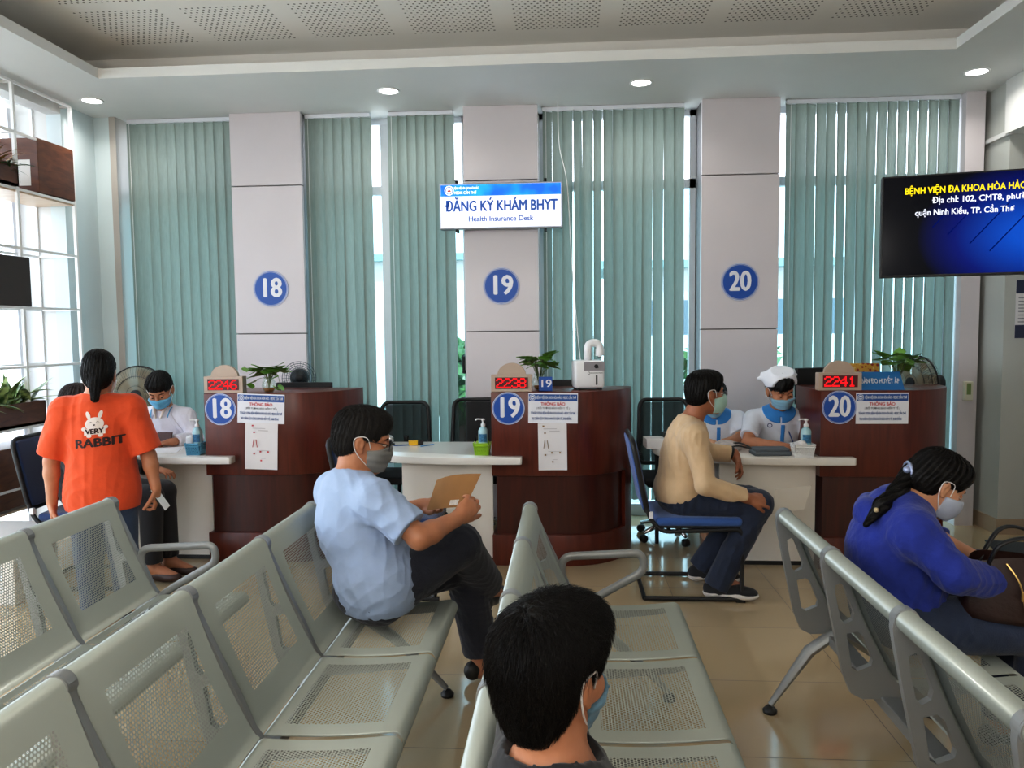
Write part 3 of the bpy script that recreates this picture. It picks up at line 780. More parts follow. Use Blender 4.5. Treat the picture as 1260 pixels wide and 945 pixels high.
for x0, num in stations:
    r = empty('registration_counter', (x0, YC, 0), 0, 'curved red mahogany reception counter bearing the round number %s' % num, 'counter', 'curved mahogany counters')
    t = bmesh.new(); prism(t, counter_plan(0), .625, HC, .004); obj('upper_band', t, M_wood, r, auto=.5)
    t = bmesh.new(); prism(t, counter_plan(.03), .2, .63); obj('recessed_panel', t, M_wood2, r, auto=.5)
    t = bmesh.new(); prism(t, counter_plan(0), .0, .215, .003); obj('plinth', t, M_wood, r, auto=.5)
    t = bmesh.new()
    full = counter_plan(0); prism(t, [(x, y) for x, y in full[-5:]]+[(.90, .55), (.84, .35)], .2, .63); obj('end_post', t, M_wood, r, auto=.5)
    # white desk joined on at the left
    d = empty('service_desk', (x0, YC, 0), 0, 'white curved desk joined to the left side of counter %s' % num, 'desk', 'white curved desks')
    plan = [(v.x, v.y) for v in spline([(-1.05, .40, 0), (-1.0, .24, 0), (-.86, .09, 0), (-.6, -.03, 0), (-.3, -.078, 0), (0, -.085, 0), (.2, -.08, 0)], 6)]
    plan = [(-1.05, .66)]+plan+[(.21, -.07), (.21, -.001), (-.001, -.001), (-.001, .66)]
    t = bmesh.new(); prism(t, plan, .715, .765, .005); obj('desk_top', t, M_white, d, auto=.5)
    t = bmesh.new(); bx(t, -.64, -.001, .08, .10, .03, .715); obj('front_panel', t, M_white, d)
    t = bmesh.new(); bx(t, -.63, -.005, .085, .10, 0, .03); obj('kick_strip', t, M_black, d)
    t = bmesh.new(); tube(t, [(-1.0, .6, 0), (-1.0, .6, .715)], .015, 8); obj('leg', t, M_black, d)
    disc_number('number_disc', (x0+.118, YC-.0045, 1.09), num, .112, 'round blue and white number %s disc on the front of its counter' % num, 'number discs on the counters')
disc_number('column_number', (-2.487, Y1-.0045, 1.99), '18', .152, 'large round blue number 18 disc on the wall column', 'number discs on the columns')
disc_number('column_number', (-.534, Y1-.0045, 1.985), '19', .152, 'large round blue number 19 disc on the wall column', 'number discs on the columns')
disc_number('column_number', (1.402, Y1-.0045, 1.99), '20', .152, 'large round blue number 20 disc on the wall column', 'number discs on the columns')
led_display((-2.393, YC+.012, HC), '2246', 'beige led display showing 2246 on the corner of counter 18', 0)
led_display((-.375, YC+.012, HC), '2238', 'beige led display showing 2238 on the corner of counter 19', 1)
led_display((1.80, YC+.012, HC), '2241', 'beige led display showing 2241 on the corner of counter 20', 2)
notice((-2.122, YC-.0035, 1.093), '18', 'blue and white notice board on counter 18, beside the 18 disc', .04)
notice((-.094, YC-.0035, 1.09), '19', 'blue and white notice board on counter 19, beside the 19 disc', .012)
notice((2.066, YC-.0035, 1.083), '20', 'blue and white notice board on counter 20, with no sheet below it', 0)
sheet((-2.12, YC-.001, .993), .232, .325, 'printed white sheet taped under the notice on counter 18', .03, M_redink)
sheet((-.10, YC-.001, .988), .195, .32, 'printed white sheet taped under the notice on counter 19', -.01, mat('brown marks', rgb(140,110,70), .7))
# things on the counters
def vase_plant(loc, lab, lab2, seed, trail=False, n=16, spread=.09, h=.1, s=1.):
    R = random.Random(seed)
    v = empty('potted_ivy', loc, 0, lab, 'plant', 'small ivy plants on the counters')
    t = bmesh.new(); lathe(t, [(.0, .001), (.03*s, .001), (.045*s, .02*s), (.052*s, .05*s), (.046*s, .08*s), (.034*s, .1*s), (.042*s, .115*s)], 24); obj('vase', t, M_vase, v, True)
    t = bmesh.new(); lathe(t, [(0, .004), (.028*s, .004), (.044*s, .03*s), (.0, .034*s)], 20); obj('pebbles', t, mat('orange pebbles %d' % seed, rgb(170,110,52), .4, var=.5, scale=90), v, True)
    t = bmesh.new(); l = bmesh.new()
    def heart(p, d, L):
        d = Vector(d).normalized(); sd = d.cross(Vector((0, .25, 1))).normalized(); up = sd.cross(d)
        c = [(0, 0), (.35, .14), (.5, .42), (.36, .72), (0, 1.12)]
        for s_ in (1, -1):
            pts = [p+d*(y*L)+sd*(x*L*s_)+up*(-.35*x*L*x) for x, y in c]
            mid = [p+d*(y*L)-up*(.08*L*math.sin(y*2)) for x, y in c]
            for i in range(4):
                try: l.faces.new([l.verts.new(q) for q in (mid[i], pts[i], pts[i+1], mid[i+1])])
                except ValueError: pass
    for k in range(n):
        a = R.uniform(0, 2*PI); e = R.uniform(.35, 1.3); L = R.uniform(.5, 1)*h
        top = Vector((math.cos(a)*spread*R.uniform(.3, 1), math.sin(a)*spread*R.uniform(.3, 1)*.8, .1*s+L))
        tube(t, spline([(0, 0, .02), (top.x*.3, top.y*.3, .1*s), top], 3), .0018, 5)
        heart(top, (math.cos(a), math.sin(a)*.8-.25, R.uniform(-.5, .35)), R.uniform(.07, .105)*s)
    if trail:
        for pts in ([(0, 0, .1), (-.06, -.02, .16), (-.12, -.02, .15), (-.17, -.02, .185)], [(0, 0, .1), (-.05, -.03, .1), (-.12, -.03, .07), (-.16, -.03, .05)], [(0, 0, .1), (.07, -.03, .13), (.095, -.04, .06), (.10, -.04, .01)]):
            P = spline(pts, 5); tube(t, P, .0018, 5)
            for q in P[6::4]: heart(Vector(q), (R.uniform(-.6, .4), -.3, R.uniform(-.6, .5)), .058)
    obj('stems', t, M_stem, v); obj('leaves', l, M_leaf, v)
vase_plant((-2.10, YC+.1, HC), 'trailing ivy in a round glass vase on counter 18', '', 3, True, 24, .06, .09, .95)
vase_plant((-.19, YC+.2, HC), 'bushy ivy in a glass vase behind the small blue 19 stand', '', 4, False, 30, .085, .15)
vase_plant((2.225, YC+.16, HC), 'pale green ivy in a glass vase on counter 20', '', 5, False, 30, .09, .13)
r = empty('desk_number_stand', (-.145, YC+.06, HC), 0, 'small blue plastic stand marked 19 on counter 19', 'sign')
t = bmesh.new(); bx(t, -.046, .046, 0, .004, 0, .10); bx(t, -.046, .046, 0, .06, 0, .004); obj('panel', t, M_blue, r)
t = bmesh.new(); letter(t, '19', 0, .052, .072, .07, y=-.0008, bold=.02); obj('numerals', t, M_signwhite, r)
# mist dispenser
r = empty('mist_dispenser', (.148, YC+.235, HC), .12, 'white disinfectant mist dispenser with a bent nozzle on counter 19', 'dispenser')
t = bmesh.new(); bx(t, -.105, .105, -.09, .09, .012, .205, .02, seg=3); obj('body', t, M_plast, r, auto=.6)
t = bmesh.new(); bx(t, -.04, .104, -.0925, -.088, .135, .195, .002); pn = obj('control_panel', t, mat('grey panel', rgb(150,146,150), .4), r)
t = bmesh.new(); poly_fill(t, [circ(.045, .165, .014, 20)], d0=-.096, d1=-.0925); bx(t, .036, .06, -.097, -.095, .153, .162); obj('dial', t, M_black, pn)
t = bmesh.new(); tube(t, fillet([(.0, 0, .195), (.0, 0, .325), (.085, -.0, .325), (.085, 0, .245)], .045, 6), .027, 16); obj('nozzle_pipe', t, M_plast, r, True)
t = bmesh.new(); lathe(t, [(0, .235), (.031, .235), (.031, .285), (.0, .285)], 20, (.085, 0, 0)); lathe(t, [(0, .228), (.012, .228), (.012, .236)], 12, (.085, 0, 0)); obj('nozzle_tip', t, M_plast, r, auto=.6)
t = bmesh.new(); lathe(t, [(0, .229), (.015, .229), (.015, .233), (0, .233)], 12, (.085, -.004, -.006)); obj('spout', t, M_black, r)
t = bmesh.new(); poly_fill(t, [round_rect(.042, .054, .035, .105, .006)], d0=-.0915, d1=-.09); obj('level_window', t, M_black, r)
t = bmesh.new(); letter(t, 'BENHVIEN MEDIC', .05, .118, .012, .085, y=-.0905); poly_fill(t, [circ(-.005, .118, .009, 20), circ(-.005, .118, .006, 20)], d0=-.0912, d1=-.09); obj('lettering', t, M_ink, r)
for sx in (-.08, .08):
    for sy_ in (-.06, .06):
        t = bmesh.new(); lathe(t, [(0, 0), (.012, 0), (.012, .014), (0, .014)], 10, (sx, sy_, 0)); obj('foot', t, M_black, r)
# sanitizer bottles in baskets
M_gel = mat('clear blue gel bottle', rgb(170,206,214), .15, spec=.6)
def bottle(loc, lab, m=None, side=1, clear=False):
    r = empty('sanitizer_bottle', loc, 0, lab, 'bottle', 'pump bottles of hand sanitizer')
    t = bmesh.new(); lathe(t, [(0, .0), (.03, .0), (.034, .006), (.034, .105), (.026, .122), (.013, .13), (.013, .135)], 24); obj('bottle_body', t, m or M_gel, r, True)
    t = bmesh.new(); lathe(t, [(0, .133), (.016, .133), (.016, .152), (.008, .156), (.008, .175), (.014, .177), (.014, .187), (0, .19)], 18); tube(t, fillet([(0, 0, .184), (-.045*side, -.01, .186), (-.05*side, -.011, .176)], .008, 3), .0055, 8); obj('pump', t, M_plast, r, True)
    t = bmesh.new(); q = []
    for k in range(13):
        a = -PI/2-.9+1.8*k/12; q.append((math.cos(a)*.0346, math.sin(a)*.0346))
    for (a, b) in zip(q, q[1:]): t.faces.new([t.verts.new(p) for p in ((*a, .03), (*b, .03), (*b, .085), (*a, .085))])
    obj('product_label', t, mat('blue label', rgb(60,120,160), .5, var=.5, scale=60), r)
def lattice_basket(loc, m, lab, w=.1, d=.085, h=.078):
    r = empty('basket', loc, 0, lab, 'basket', 'little plastic baskets on the desks')
    t = bmesh.new(); R = random.Random(3)
    def wall(p, q, out):
        n = 7
        for k in range(n+1):
            a = Vector(p).lerp(Vector(q), k/n); top = a+Vector((0,0,h))+out*.012; tube(t, [a, top], .0022, 4)
            if k < n:
                b = Vector(p).lerp(Vector(q), (k+1)/n); tb = b+Vector((0,0,h))+out*.012
                for s in range(3):
                    tube(t, [a.lerp(top, s/3), b.lerp(tb, (s+1)/3)], .0024, 4); tube(t, [b.lerp(tb, s/3), a.lerp(top, (s+1)/3)], .0024, 4)
        a, b = Vector(p)+Vector((0,0,h))+out*.012, Vector(q)+Vector((0,0,h))+out*.012; tube(t, [a, b], .005, 6); tube(t, [Vector(p), Vector(q)], .004, 5)
        a, b = Vector(p)+Vector((0,0,h*.8))+out*.0095, Vector(q)+Vector((0,0,h*.8))+out*.0095; tube(t, [a, b], .0065, 4)
    x, y = w/2, d/2
    for p, q, o in (((-x,-y,.003), (x,-y,.003), Vector((0,-1,0))), ((-x,y,.003), (x,y,.003), Vector((0,1,0))), ((-x,-y,.003), (-x,y,.003), Vector((-1,0,0))), ((x,-y,.003), (x,y,.003), Vector((1,0,0)))): wall(p, q, o)
    obj('lattice', t, m, r)
    t = bmesh.new(); bx(t, -x, x, -y, y, 0, .004); bx(t, -x+.006, x-.006, -y+.006, y-.006, .004, h*.75); obj('liner', t, m, r)
DZ = .765
lattice_basket((-2.625, 5.255, DZ), mat('blue basket plastic', rgb(92,158,188), .4), 'light blue lattice basket on the white desk at counter 18', .092)
lattice_basket((-.585, 5.265, DZ), mat('lime basket plastic', rgb(156,196,52), .4), 'lime green lattice basket on the white desk at counter 19', .09)
lattice_basket((1.56, 5.205, DZ), M_offw, 'white lattice basket on the white desk at counter 20', .115)
bottle((-2.612, 5.262, DZ+.06), 'pump bottle of sanitizer standing in the light blue basket', None, 1)
bottle((-.578, 5.27, DZ+.06), 'pump bottle of sanitizer standing in the lime green basket', None, 1)
bottle((1.585, 5.225, DZ+.06), 'pump bottle of sanitizer standing in the white basket', None, 1)
r = empty('tissue_bag', (-2.655, 5.25, DZ+.06), 0, 'clear plastic bag of tissues in the light blue basket', 'bag')
t = bmesh.new(); bx(t, -.026, .026, -.03, .02, 0, .075, .012); obj('wrapper', t, mat('clear film', rgb(216,218,222), .25), r, True)
r = empty('folded_tissue', (1.545, 5.195, DZ+.06), 0, 'crumpled white tissue poking out of the white basket', 'tissue')
t = bmesh.new(); bmesh.ops.create_icosphere(t, subdivisions=3, radius=.04)
for v in t.verts: v.co *= 1+.25*noise.noise(v.co*50); v.co.z *= .7; v.co.z += .02
obj('tissue', t, M_paper, r, True)
# hanging lit sign
r = empty('light_box_sign', (-.524, 6.28, 2.44), 0, 'lit blue and white hanging sign reading Health Insurance Desk', 'sign')
W, H_ = .995, .365
t = bmesh.new(); bx(t, -W/2, W/2, 0, .09, 0, H_, .004); obj('case', t, mat('sign aluminium', rgb(150,156,164), .35, .5), r)
M_sw = mat('lit acrylic', rgb(220,222,236), .3, emit=rgb(214,218,236), estr=.62)
t = bmesh.new(); bx(t, -W/2+.012, W/2-.012, -.003, 0, .012, H_-.012); fc = obj('face', t, M_sw, r)
m, nt, b, out = newmat('lit blue band'); N, L = nt.nodes, nt.links
tc = N.new('ShaderNodeTexCoord'); nz = N.new('ShaderNodeTexNoise'); nz.inputs['Scale'].default_value = 5; L.new(tc.outputs['Object'], nz.inputs['Vector'])
rp = N.new('ShaderNodeValToRGB'); e = rp.color_ramp.elements; e[0].position = .35; e[1].position = .65; e[0].color = (*rgb(8,92,200), 1); e[1].color = (*rgb(20,150,240), 1)
L.new(nz.outputs['Fac'], rp.inputs['Fac']); L.new(rp.outputs['Color'], b.inputs['Base Color']); L.new(rp.outputs['Color'], b.inputs['Emission Color']); b.inputs['Emission Strength'].default_value = .7
t = bmesh.new(); bx(t, -W/2+.013, W/2-.013, -.0045, -.003, H_-.103, H_-.013); bd = obj('blue_band', t, m, fc)
M_dkblue = mat('dark blue lettering', rgb(20,74,150), .4, emit=rgb(20,74,150), estr=.35)
t = bmesh.new(); letter(t, 'ĐĂNG KÝ KHÁM BHYT', .005, .178, .118, .91, y=-.004, bold=.05); obj('headline_lettering', t, M_dkblue, fc)
t = bmesh.new(); letter(t, 'Health Insurance Desk', .0, .078, .06, .525, y=-.004, bold=.03); obj('subline_lettering', t, M_dkblue, fc)
M_lw = mat('lit white', rgb(235,240,250), .4, emit=(1,1,1), estr=.7)
t = bmesh.new(); letter(t, 'BỆNH VIỆN ĐA KHOA HÒA HẢO', -.375, .325, .026, .2, align='LEFT', y=-.0052, bold=.02); letter(t, 'MEDIC CẦN THƠ', -.375, .288, .032, .18, align='LEFT', y=-.0052, bold=.02); obj('band_lettering', t, M_lw, fc)
t = bmesh.new(); poly_fill(t, [circ(-.415, .308, .038, 28)], d0=-.006, d1=-.0045); em = obj('emblem', t, M_lw, fc)
t = bmesh.new(); poly_fill(t, [circ(-.415, .308, .031, 28), circ(-.415, .308, .025, 28)], d0=-.007, d1=-.006); obj('emblem_ring', t, M_blue, fc)
t = bmesh.new(); poly_fill(t, [[(-.432, .298), (-.424, .314), (-.416, .306), (-.408, .318), (-.398, .298)]], d0=-.007, d1=-.006); obj('emblem_mark', t, M_redink, fc)
for x in (-.36, .36):
    t = bmesh.new(); bx(t, x-.01, x+.01, .02, .05, H_, H_+.03); bx(t, x-.01, x+.01, .02, .12, H_+.01, H_+.02); obj('bracket', t, M_black, r)
    t = bmesh.new(); bx(t, x-.01, x+.01, .02, .12, -.02, 0); obj('bracket', t, M_black, r)
t = bmesh.new(); tube(t, spline([(-.06, 6.36, ZC), (-.05, 6.37, 3.1), (.01, 6.36, 2.8), (.045, 6.36, 2.2), (.09, 6.38, 1.6), (.12, 6.30, 1.30)], 6), .004, 6)
o = obj('hanging_cable', t, M_offw); tag(o, 'thin white cable hanging down past the lit sign to the mist dispenser', 'cable')
# television
M_tv, nt, b, out = newmat('screen picture'); N, L = nt.nodes, nt.links; N.remove(b)
tc = N.new('ShaderNodeTexCoord'); mp = N.new('ShaderNodeMapping'); mp.inputs['Location'].default_value = (-1.30, 0, -.55); mp.inputs['Scale'].default_value = (1.9, 1, 2.7)
L.new(tc.outputs['Object'], mp.inputs['Vector'])
gr = N.new('ShaderNodeTexGradient'); gr.gradient_type = 'SPHERICAL'; L.new(mp.outputs[0], gr.inputs['Vector'])
rp = N.new('ShaderNodeValToRGB'); e = rp.color_ramp.elements; e[0].position = .02; e[0].color = (*rgb(4,6,16), 1); e[1].position = .85; e[1].color = (*rgb(16,92,206), 1)
q = rp.color_ramp.elements.new(.35); q.color = (*rgb(8,26,120), 1)
L.new(gr.outputs['Fac'], rp.inputs['Fac'])
em = N.new('ShaderNodeEmission'); em.inputs['Strength'].default_value = .62; L.new(rp.outputs['Color'], em.inputs['Color'])
gl = N.new('ShaderNodeBsdfGlossy'); gl.inputs['Roughness'].default_value = .15; gl.inputs['Color'].default_value = (.008,.008,.008,1)
ad = N.new('ShaderNodeAddShader'); L.new(em.outputs[0], ad.inputs[0]); L.new(gl.outputs[0], ad.inputs[1]); L.new(ad.outputs[0], out.inputs['Surface'])
r = empty('television', (1.640, 4.2, 1.873), -.235, 'wide black wall television showing yellow and white text on blue', 'television')
TW, TH = .97, .52
t = bmesh.new(); bx(t, 0, TW, 0, .05, 0, TH, .004); obj('casing', t, M_black, r)
t = bmesh.new(); bx(t, .008, TW-.008, -.002, 0, .012, TH-.008); s_ = obj('screen', t, M_tv, r)
M_ty = emis_mat('yellow screen text', rgb(244,214,30), .95); M_tw = emis_mat('white screen text', rgb(225,228,240), .95)
t = bmesh.new(); letter(t, 'BỆNH VIỆN ĐA KHOA HÒA HẢO - MEDIC CẦN THƠ', .107, .437, .046, .86, align='LEFT', y=-.0035, bold=.04); obj('title_text', t, M_ty, s_)
t = bmesh.new(); letter(t, 'Địa chỉ: 102, CMT8, phường Cái Khế,', .235, .385, .042, .605, align='LEFT', y=-.0035, bold=.03); letter(t, 'quận Ninh Kiều, TP. Cần Thơ', .157, .325, .042, .445, align='LEFT', y=-.0035, bold=.03); obj('address_text', t, M_tw, s_)
M_streak = emis_mat('dark streak', rgb(6,26,120), .5)
t = bmesh.new()
for x, z, l_ in ((.24, .25, .1), (.31, .21, .17), (.41, .16, .22), (.50, .12, .26), (.66, .12, .24)):
    a = Vector((x, -.0028, z)); b2 = a+Vector((l_*.78, 0, l_*.9)); n_ = Vector((.002, 0, -.002)); t.faces.new([t.verts.new(p) for p in (a-n_, a+n_, b2+n_, b2-n_)])
obj('streak_pattern', t, M_streak, s_)
t = bmesh.new(); tube(t, [(.6, .05, .26), (.75, .2, .26), (1.17, .33, .26)], .02, 8); bx(t, .4, .8, .05, .07, .15, .37); obj('wall_bracket', t, M_black, r)
# wall sign right, switch box
r = empty('wall_poster', (3.51, PY-.004, 1.86), 0, 'narrow framed paper notice at the right edge on the white pillar', 'notice')
t = bmesh.new(); bx(t, -.10, .3, 0, .003, -.34, .10); obj('page', t, M_paper, r)
M_np = mat('navy print', rgb(36,44,74), .5)
t = bmesh.new(); bx(t, -.10, .3, -.001, 0, .0, .10); obj('header', t, M_np, r)
t = bmesh.new(); bx(t, -.10, .3, -.001, 0, -.34, -.24); obj('footer', t, M_np, r)
t = bmesh.new()
for k in range(8): bx(t, -.08, .28, -.001, 0, -.22+k*.026, -.212+k*.026)
obj('text_lines', t, mat('grey print', rgb(150,150,154), .7), r)
r = empty('switch_box', (3.20, Y1+.018, 1.02), 0, 'small cream switch box on the right wall trim', 'switch box')
t = bmesh.new(); bx(t, -.032, .032, -.04, 0, 0, .155, .005); obj('casing', t, mat('cream plastic', rgb(206,204,186), .4), r)
t = bmesh.new(); bx(t, -.018, .014, -.042, -.04, .05, .14); obj('cover', t, mat('green cover', rgb(120,140,84), .4), r)
# floor mats / tape at right
o = bmesh.new(); 
for a, b in (((3.02, 5.62), (3.36, 5.60)), ((3.02, 5.62), (2.93, 5.74)), ): tube(o, [(*a, .003), (*b, .003)], .016, 4, flat=.12)
o = obj('floor_tape', o, mat('blue floor tape', rgb(34,52,92), .6)); tag(o, 'dark blue tape marking on the floor tiles by the right pillar', 'floor marking')
t = bmesh.new(); bx(t, 3.13, 3.7, 5.55, 5.95, .002, .012, .003, M=Matrix.Translation((3.13,5.95,0))@Matrix.Rotation(-.25,4,'Z')@Matrix.Translation((-3.13,-5.95,0)))
o = obj('floor_mat', t, mat('dark grey mat', rgb(60,66,70), .8)); tag(o, 'dark grey mat on the floor in front of the right pillar', 'mat')

# ---------------------------------------------------------------- fans
M_net = mat('white fan net', rgb(196,190,176), .7)
M_blade = mat('smoky bronze fan blade', rgb(112,92,66), .3, spec=.6)
def fan(loc, yaw, hub_z, R_, lab, pole_m, net=True, base_r=.2, tilt=.0):
    r = empty('stand_fan', loc, yaw, lab, 'fan', 'stand fans behind the counters')
    t = bmesh.new(); lathe(t, [(0, 0), (base_r, 0), (base_r, .015), (base_r*.8, .04), (.05, .06), (.03, .09), (0, .09)], 28); obj('base', t, M_black, r, True)
    t = bmesh.new(); tube(t, [(0, .12, .05), (0, .12, hub_z-.05)], .016, 10); lathe(t, [(.024, .5), (.028, .52), (.024, .62)], 12, (0, .12, 0)); lathe(t, [(0, .03), (.05, .03), (.02, .1)], 12, (0, .12, 0)); obj('pole', t, pole_m, r, True)
    t = bmesh.new(); lathe(t, [(0, -.06), (.05, -.05), (.065, .0), (.055, .1), (.0, .12)], 20, M=Matrix.Translation((0, .09, hub_z))@Matrix.Rotation(-PI/2, 4, 'X')); bx(t, -.02, .02, .1, .14, hub_z-.09, hub_z, .005); obj('motor', t, M_black, r, True)
    t = bmesh.new()
    for k in range(5):
        a = 2*PI*k/5; pts = []
        for i in range(6):
            s = i/5; rad = .03+s*(R_*.86-.03); w_ = .35+.55*s
            pts.append([(rad*math.cos(a+u*w_*.5), -.005+.03*u*(1-.5*s), rad*math.sin(a+u*w_*.5)+hub_z) for u in (-1, 0, 1)])
        vs = [[t.verts.new(p) for p in q] for q in pts]
        for A, B in zip(vs, vs[1:]):
            for q in (0, 1): t.faces.new((A[q], A[q+1], B[q+1], B[q]))
    lathe(t, [(0, -.03), (.03, -.02), (.03, .02), (0, .03)], 16, M=Matrix.Translation((0, 0, hub_z))@Matrix.Rotation(PI/2, 4, 'X')); obj('blades', t, M_blade, r)
    t = bmesh.new()
    for rr, yy, th in ((R_, 0, .007), (R_*.99, -.045, .0025), (R_*.66, -.06, .0018), (R_*.33, -.068, .0018), (R_*.7, .05, .0018), (R_*.3, .06, .0018)):
        tube(t, [(rr*math.cos(2*PI*k/40), yy, hub_z+rr*math.sin(2*PI*k/40)) for k in range(40)], th, 5, closed=True)
    for k in range(60):
        a = 2*PI*k/60; c_, s_ = math.cos(a), math.sin(a)
        for yy in (-.068, .062): tube(t, spline([(.05*c_, yy, hub_z+.05*s_), (R_*.7*c_, yy*.85, hub_z+R_*.7*s_), (R_*.97*c_, yy*.5, hub_z+R_*.97*s_), (R_*c_, 0, hub_z+R_*s_)], 3), .0012, 3, caps=False)
    obj('guard', t, M_black, r)
    t = bmesh.new(); lathe(t, [(0, 0), (.045, 0), (.045, .012), (0, .014)], 20, M=Matrix.Translation((0, -.066, hub_z))@Matrix.Rotation(PI/2, 4, 'X')); obj('badge', t, M_black, r)
    if net:
        m, nt, b, out = newmat('fan net'); N, L = nt.nodes, nt.links
        b.inputs['Base Color'].default_value = (*rgb(150,142,120), 1); b.inputs['Roughness'].default_value = .8
        tr = N.new('ShaderNodeBsdfTransparent'); mx = N.new('ShaderNodeMixShader'); mx.inputs['Fac'].default_value = .45
        L.new(b.outputs[0], mx.inputs[1]); L.new(tr.outputs[0], mx.inputs[2]); L.new(mx.outputs[0], out.inputs['Surface'])
        t = bmesh.new(); lathe(t, [(0, .07), (R_*.5, .068), (R_*.9, .04), (R_, 0)], 32, M=Matrix.Translation((0, 0, hub_z))@Matrix.Rotation(PI/2, 4, 'X')); obj('dust_net', t, m, r, True)
fan((-3.52, 6.12, 0), .12, 1.12, .235, 'stand fan with a netted guard behind the white coat worker', M_black)
fan((2.655, 6.03, 0), -1.3, 1.19, .20, 'black stand fan turned sideways behind the right end of counter 20', M_black, net=True, base_r=.26)
r = empty('desk_fan', (-2.12, 5.99, 0), .3, 'small black fan showing behind the ivy on counter 18', 'fan')
t = bmesh.new(); tube(t, [(0, .05, .0), (0, .05, 1.22)], .014, 8); lathe(t, [(0, 0), (.15, 0), (.15, .02), (0, .04)], 20, (0, .05, 0)); obj('stand', t, M_black, r)
t = bmesh.new(); lathe(t, [(0, -.05), (.055, -.04), (.075, .02), (.05, .07), (0, .08)], 20, M=Matrix.Translation((0, 0, 1.26))@Matrix.Rotation(-PI/2, 4, 'X')); obj('motor', t, M_black, r, True)
t = bmesh.new()
for q in range(6): tube(t, [((.05+.016*q)*math.cos(2*PI*k/30), -.03, 1.26+(.05+.016*q)*math.sin(2*PI*k/30)) for k in range(30)], .0022, 4, closed=True)
for k in range(30): a = 2*PI*k/30; tube(t, [(.03*math.cos(a), -.05, 1.26+.03*math.sin(a)), (.132*math.cos(a), -.03, 1.26+.132*math.sin(a))], .0015, 3)
obj('guard', t, mat('dark wire', rgb(60,76,84), .4), r)
# desks behind: monitors
def monitor(x, y, z0, lab, yaw=0., w=.42, h=.27):
    r = empty('monitor', (x, y, DZ), yaw, lab, 'monitor', 'computer monitors behind the counters')
    t = bmesh.new(); bx(t, -w/2, w/2, 0, .035, z0-DZ, z0-DZ+h, .006); obj('housing', t, M_black, r)
    t = bmesh.new(); bx(t, -w/2+.012, w/2-.012, .035, .037, z0-DZ+.015, z0-DZ+h-.012); obj('screen', t, mat('dark screen', rgb(40,60,80), .2), r)
    t = bmesh.new(); tube(t, [(0, .01, .01), (0, .01, z0-DZ+.1)], .018, 8); obj('neck', t, M_black, r)
    t = bmesh.new(); bx(t, -.12, .12, -.08, .1, 0, .012, .004); obj('foot', t, M_black, r)
def rear_desk(x, y, lab):
    r = empty('back_desk', (x, y, 0), 0, lab, 'desk', 'low back desks behind the counters')
    t = bmesh.new(); bx(t, -.02, .95, 0, .34, DZ-.03, DZ); obj('desk_top', t, M_white, r)
    for xx in (.0, .9):
        t = bmesh.new(); bx(t, xx, xx+.02, .02, .32, 0, DZ-.03); obj('side_panel', t, M_white, r)
for x0, num in stations:
    rear_desk(x0+.02, YC+.56, 'white work desk directly behind counter %s' % num)
monitor(-2.02, 5.80, .965, 'black monitor whose top edge shows over counter 18', 0, .44)
monitor(.0, 5.80, .975, 'black monitor whose top edge shows over counter 19 beside the dispenser', 0, .40)
monitor(1.86, 5.86, 1.05, 'tilted black monitor standing behind the 2241 display', .35, .36)
# blood pressure sign and calendar on counter 20
r = empty('tent_sign', (2.075, YC+.04, HC), 0, 'blue tent sign reading BÀN ĐO HUYẾT ÁP on counter 20', 'sign')
t = bmesh.new()
t.faces.new([t.verts.new(p) for p in ((-.135, 0, 0), (.15, 0, 0), (.14, .06, .118), (-.15, .06, .118))]); t.faces.new([t.verts.new(p) for p in ((-.135, .12, 0), (.15, .12, 0), (.14, .06, .118), (-.15, .06, .118))]); t.faces.new([t.verts.new(p) for p in ((-.135, 0, 0), (-.135, .12, 0), (-.15, .06, .118))])
obj('panel', t, mat('tent sign blue', rgb(42,116,176), .4), r)
t = bmesh.new(); letter(t, 'BÀN ĐO HUYẾT ÁP', 0, 0, .048, .245, bold=.03)
bmesh.ops.transform(t, matrix=Matrix.Translation((.002, .0255, .057))@Matrix.Rotation(-math.atan2(.06, .118), 4, 'X'), verts=t.verts); obj('lettering', t, M_signwhite, r)
r = empty('desk_calendar', (2.06, YC+.28, HC), 0, 'colourful tent calendar behind the blue tent sign on counter 20', 'calendar')
t = bmesh.new(); bx(t, -.105, .105, 0, .004, 0, .17, M=Matrix.Rotation(-.25, 4, 'X')); bx(t, -.105, .105, .08, .084, 0, .165, M=Matrix.Translation((0,.085,0))@Matrix.Rotation(.25, 4, 'X')@Matrix.Translation((0,-.085,0))); obj('stand', t, M_white, r)
m, nt, b, out = newmat('calendar print'); N, L = nt.nodes, nt.links
tc = N.new('ShaderNodeTexCoord'); vo = N.new('ShaderNodeTexVoronoi'); vo.inputs['Scale'].default_value = 38; L.new(tc.outputs['Object'], vo.inputs['Vector'])
rp = N.new('ShaderNodeValToRGB'); rp.color_ramp.interpolation = 'CONSTANT'; e = rp.color_ramp.elements; e[0].color = (*rgb(150,44,40), 1); e[1].position = .75; e[1].color = (*rgb(210,180,120), 1)
q = e.new(.35); q.color = (*rgb(196,150,60), 1)
L.new(vo.outputs['Distance'], rp.inputs['Fac']); L.new(rp.outputs['Color'], b.inputs['Base Color'])
t = bmesh.new(); bx(t, -.105, .105, -.002, 0, .095, .17, M=Matrix.Rotation(-.25, 4, 'X')); obj('picture', t, m, r)
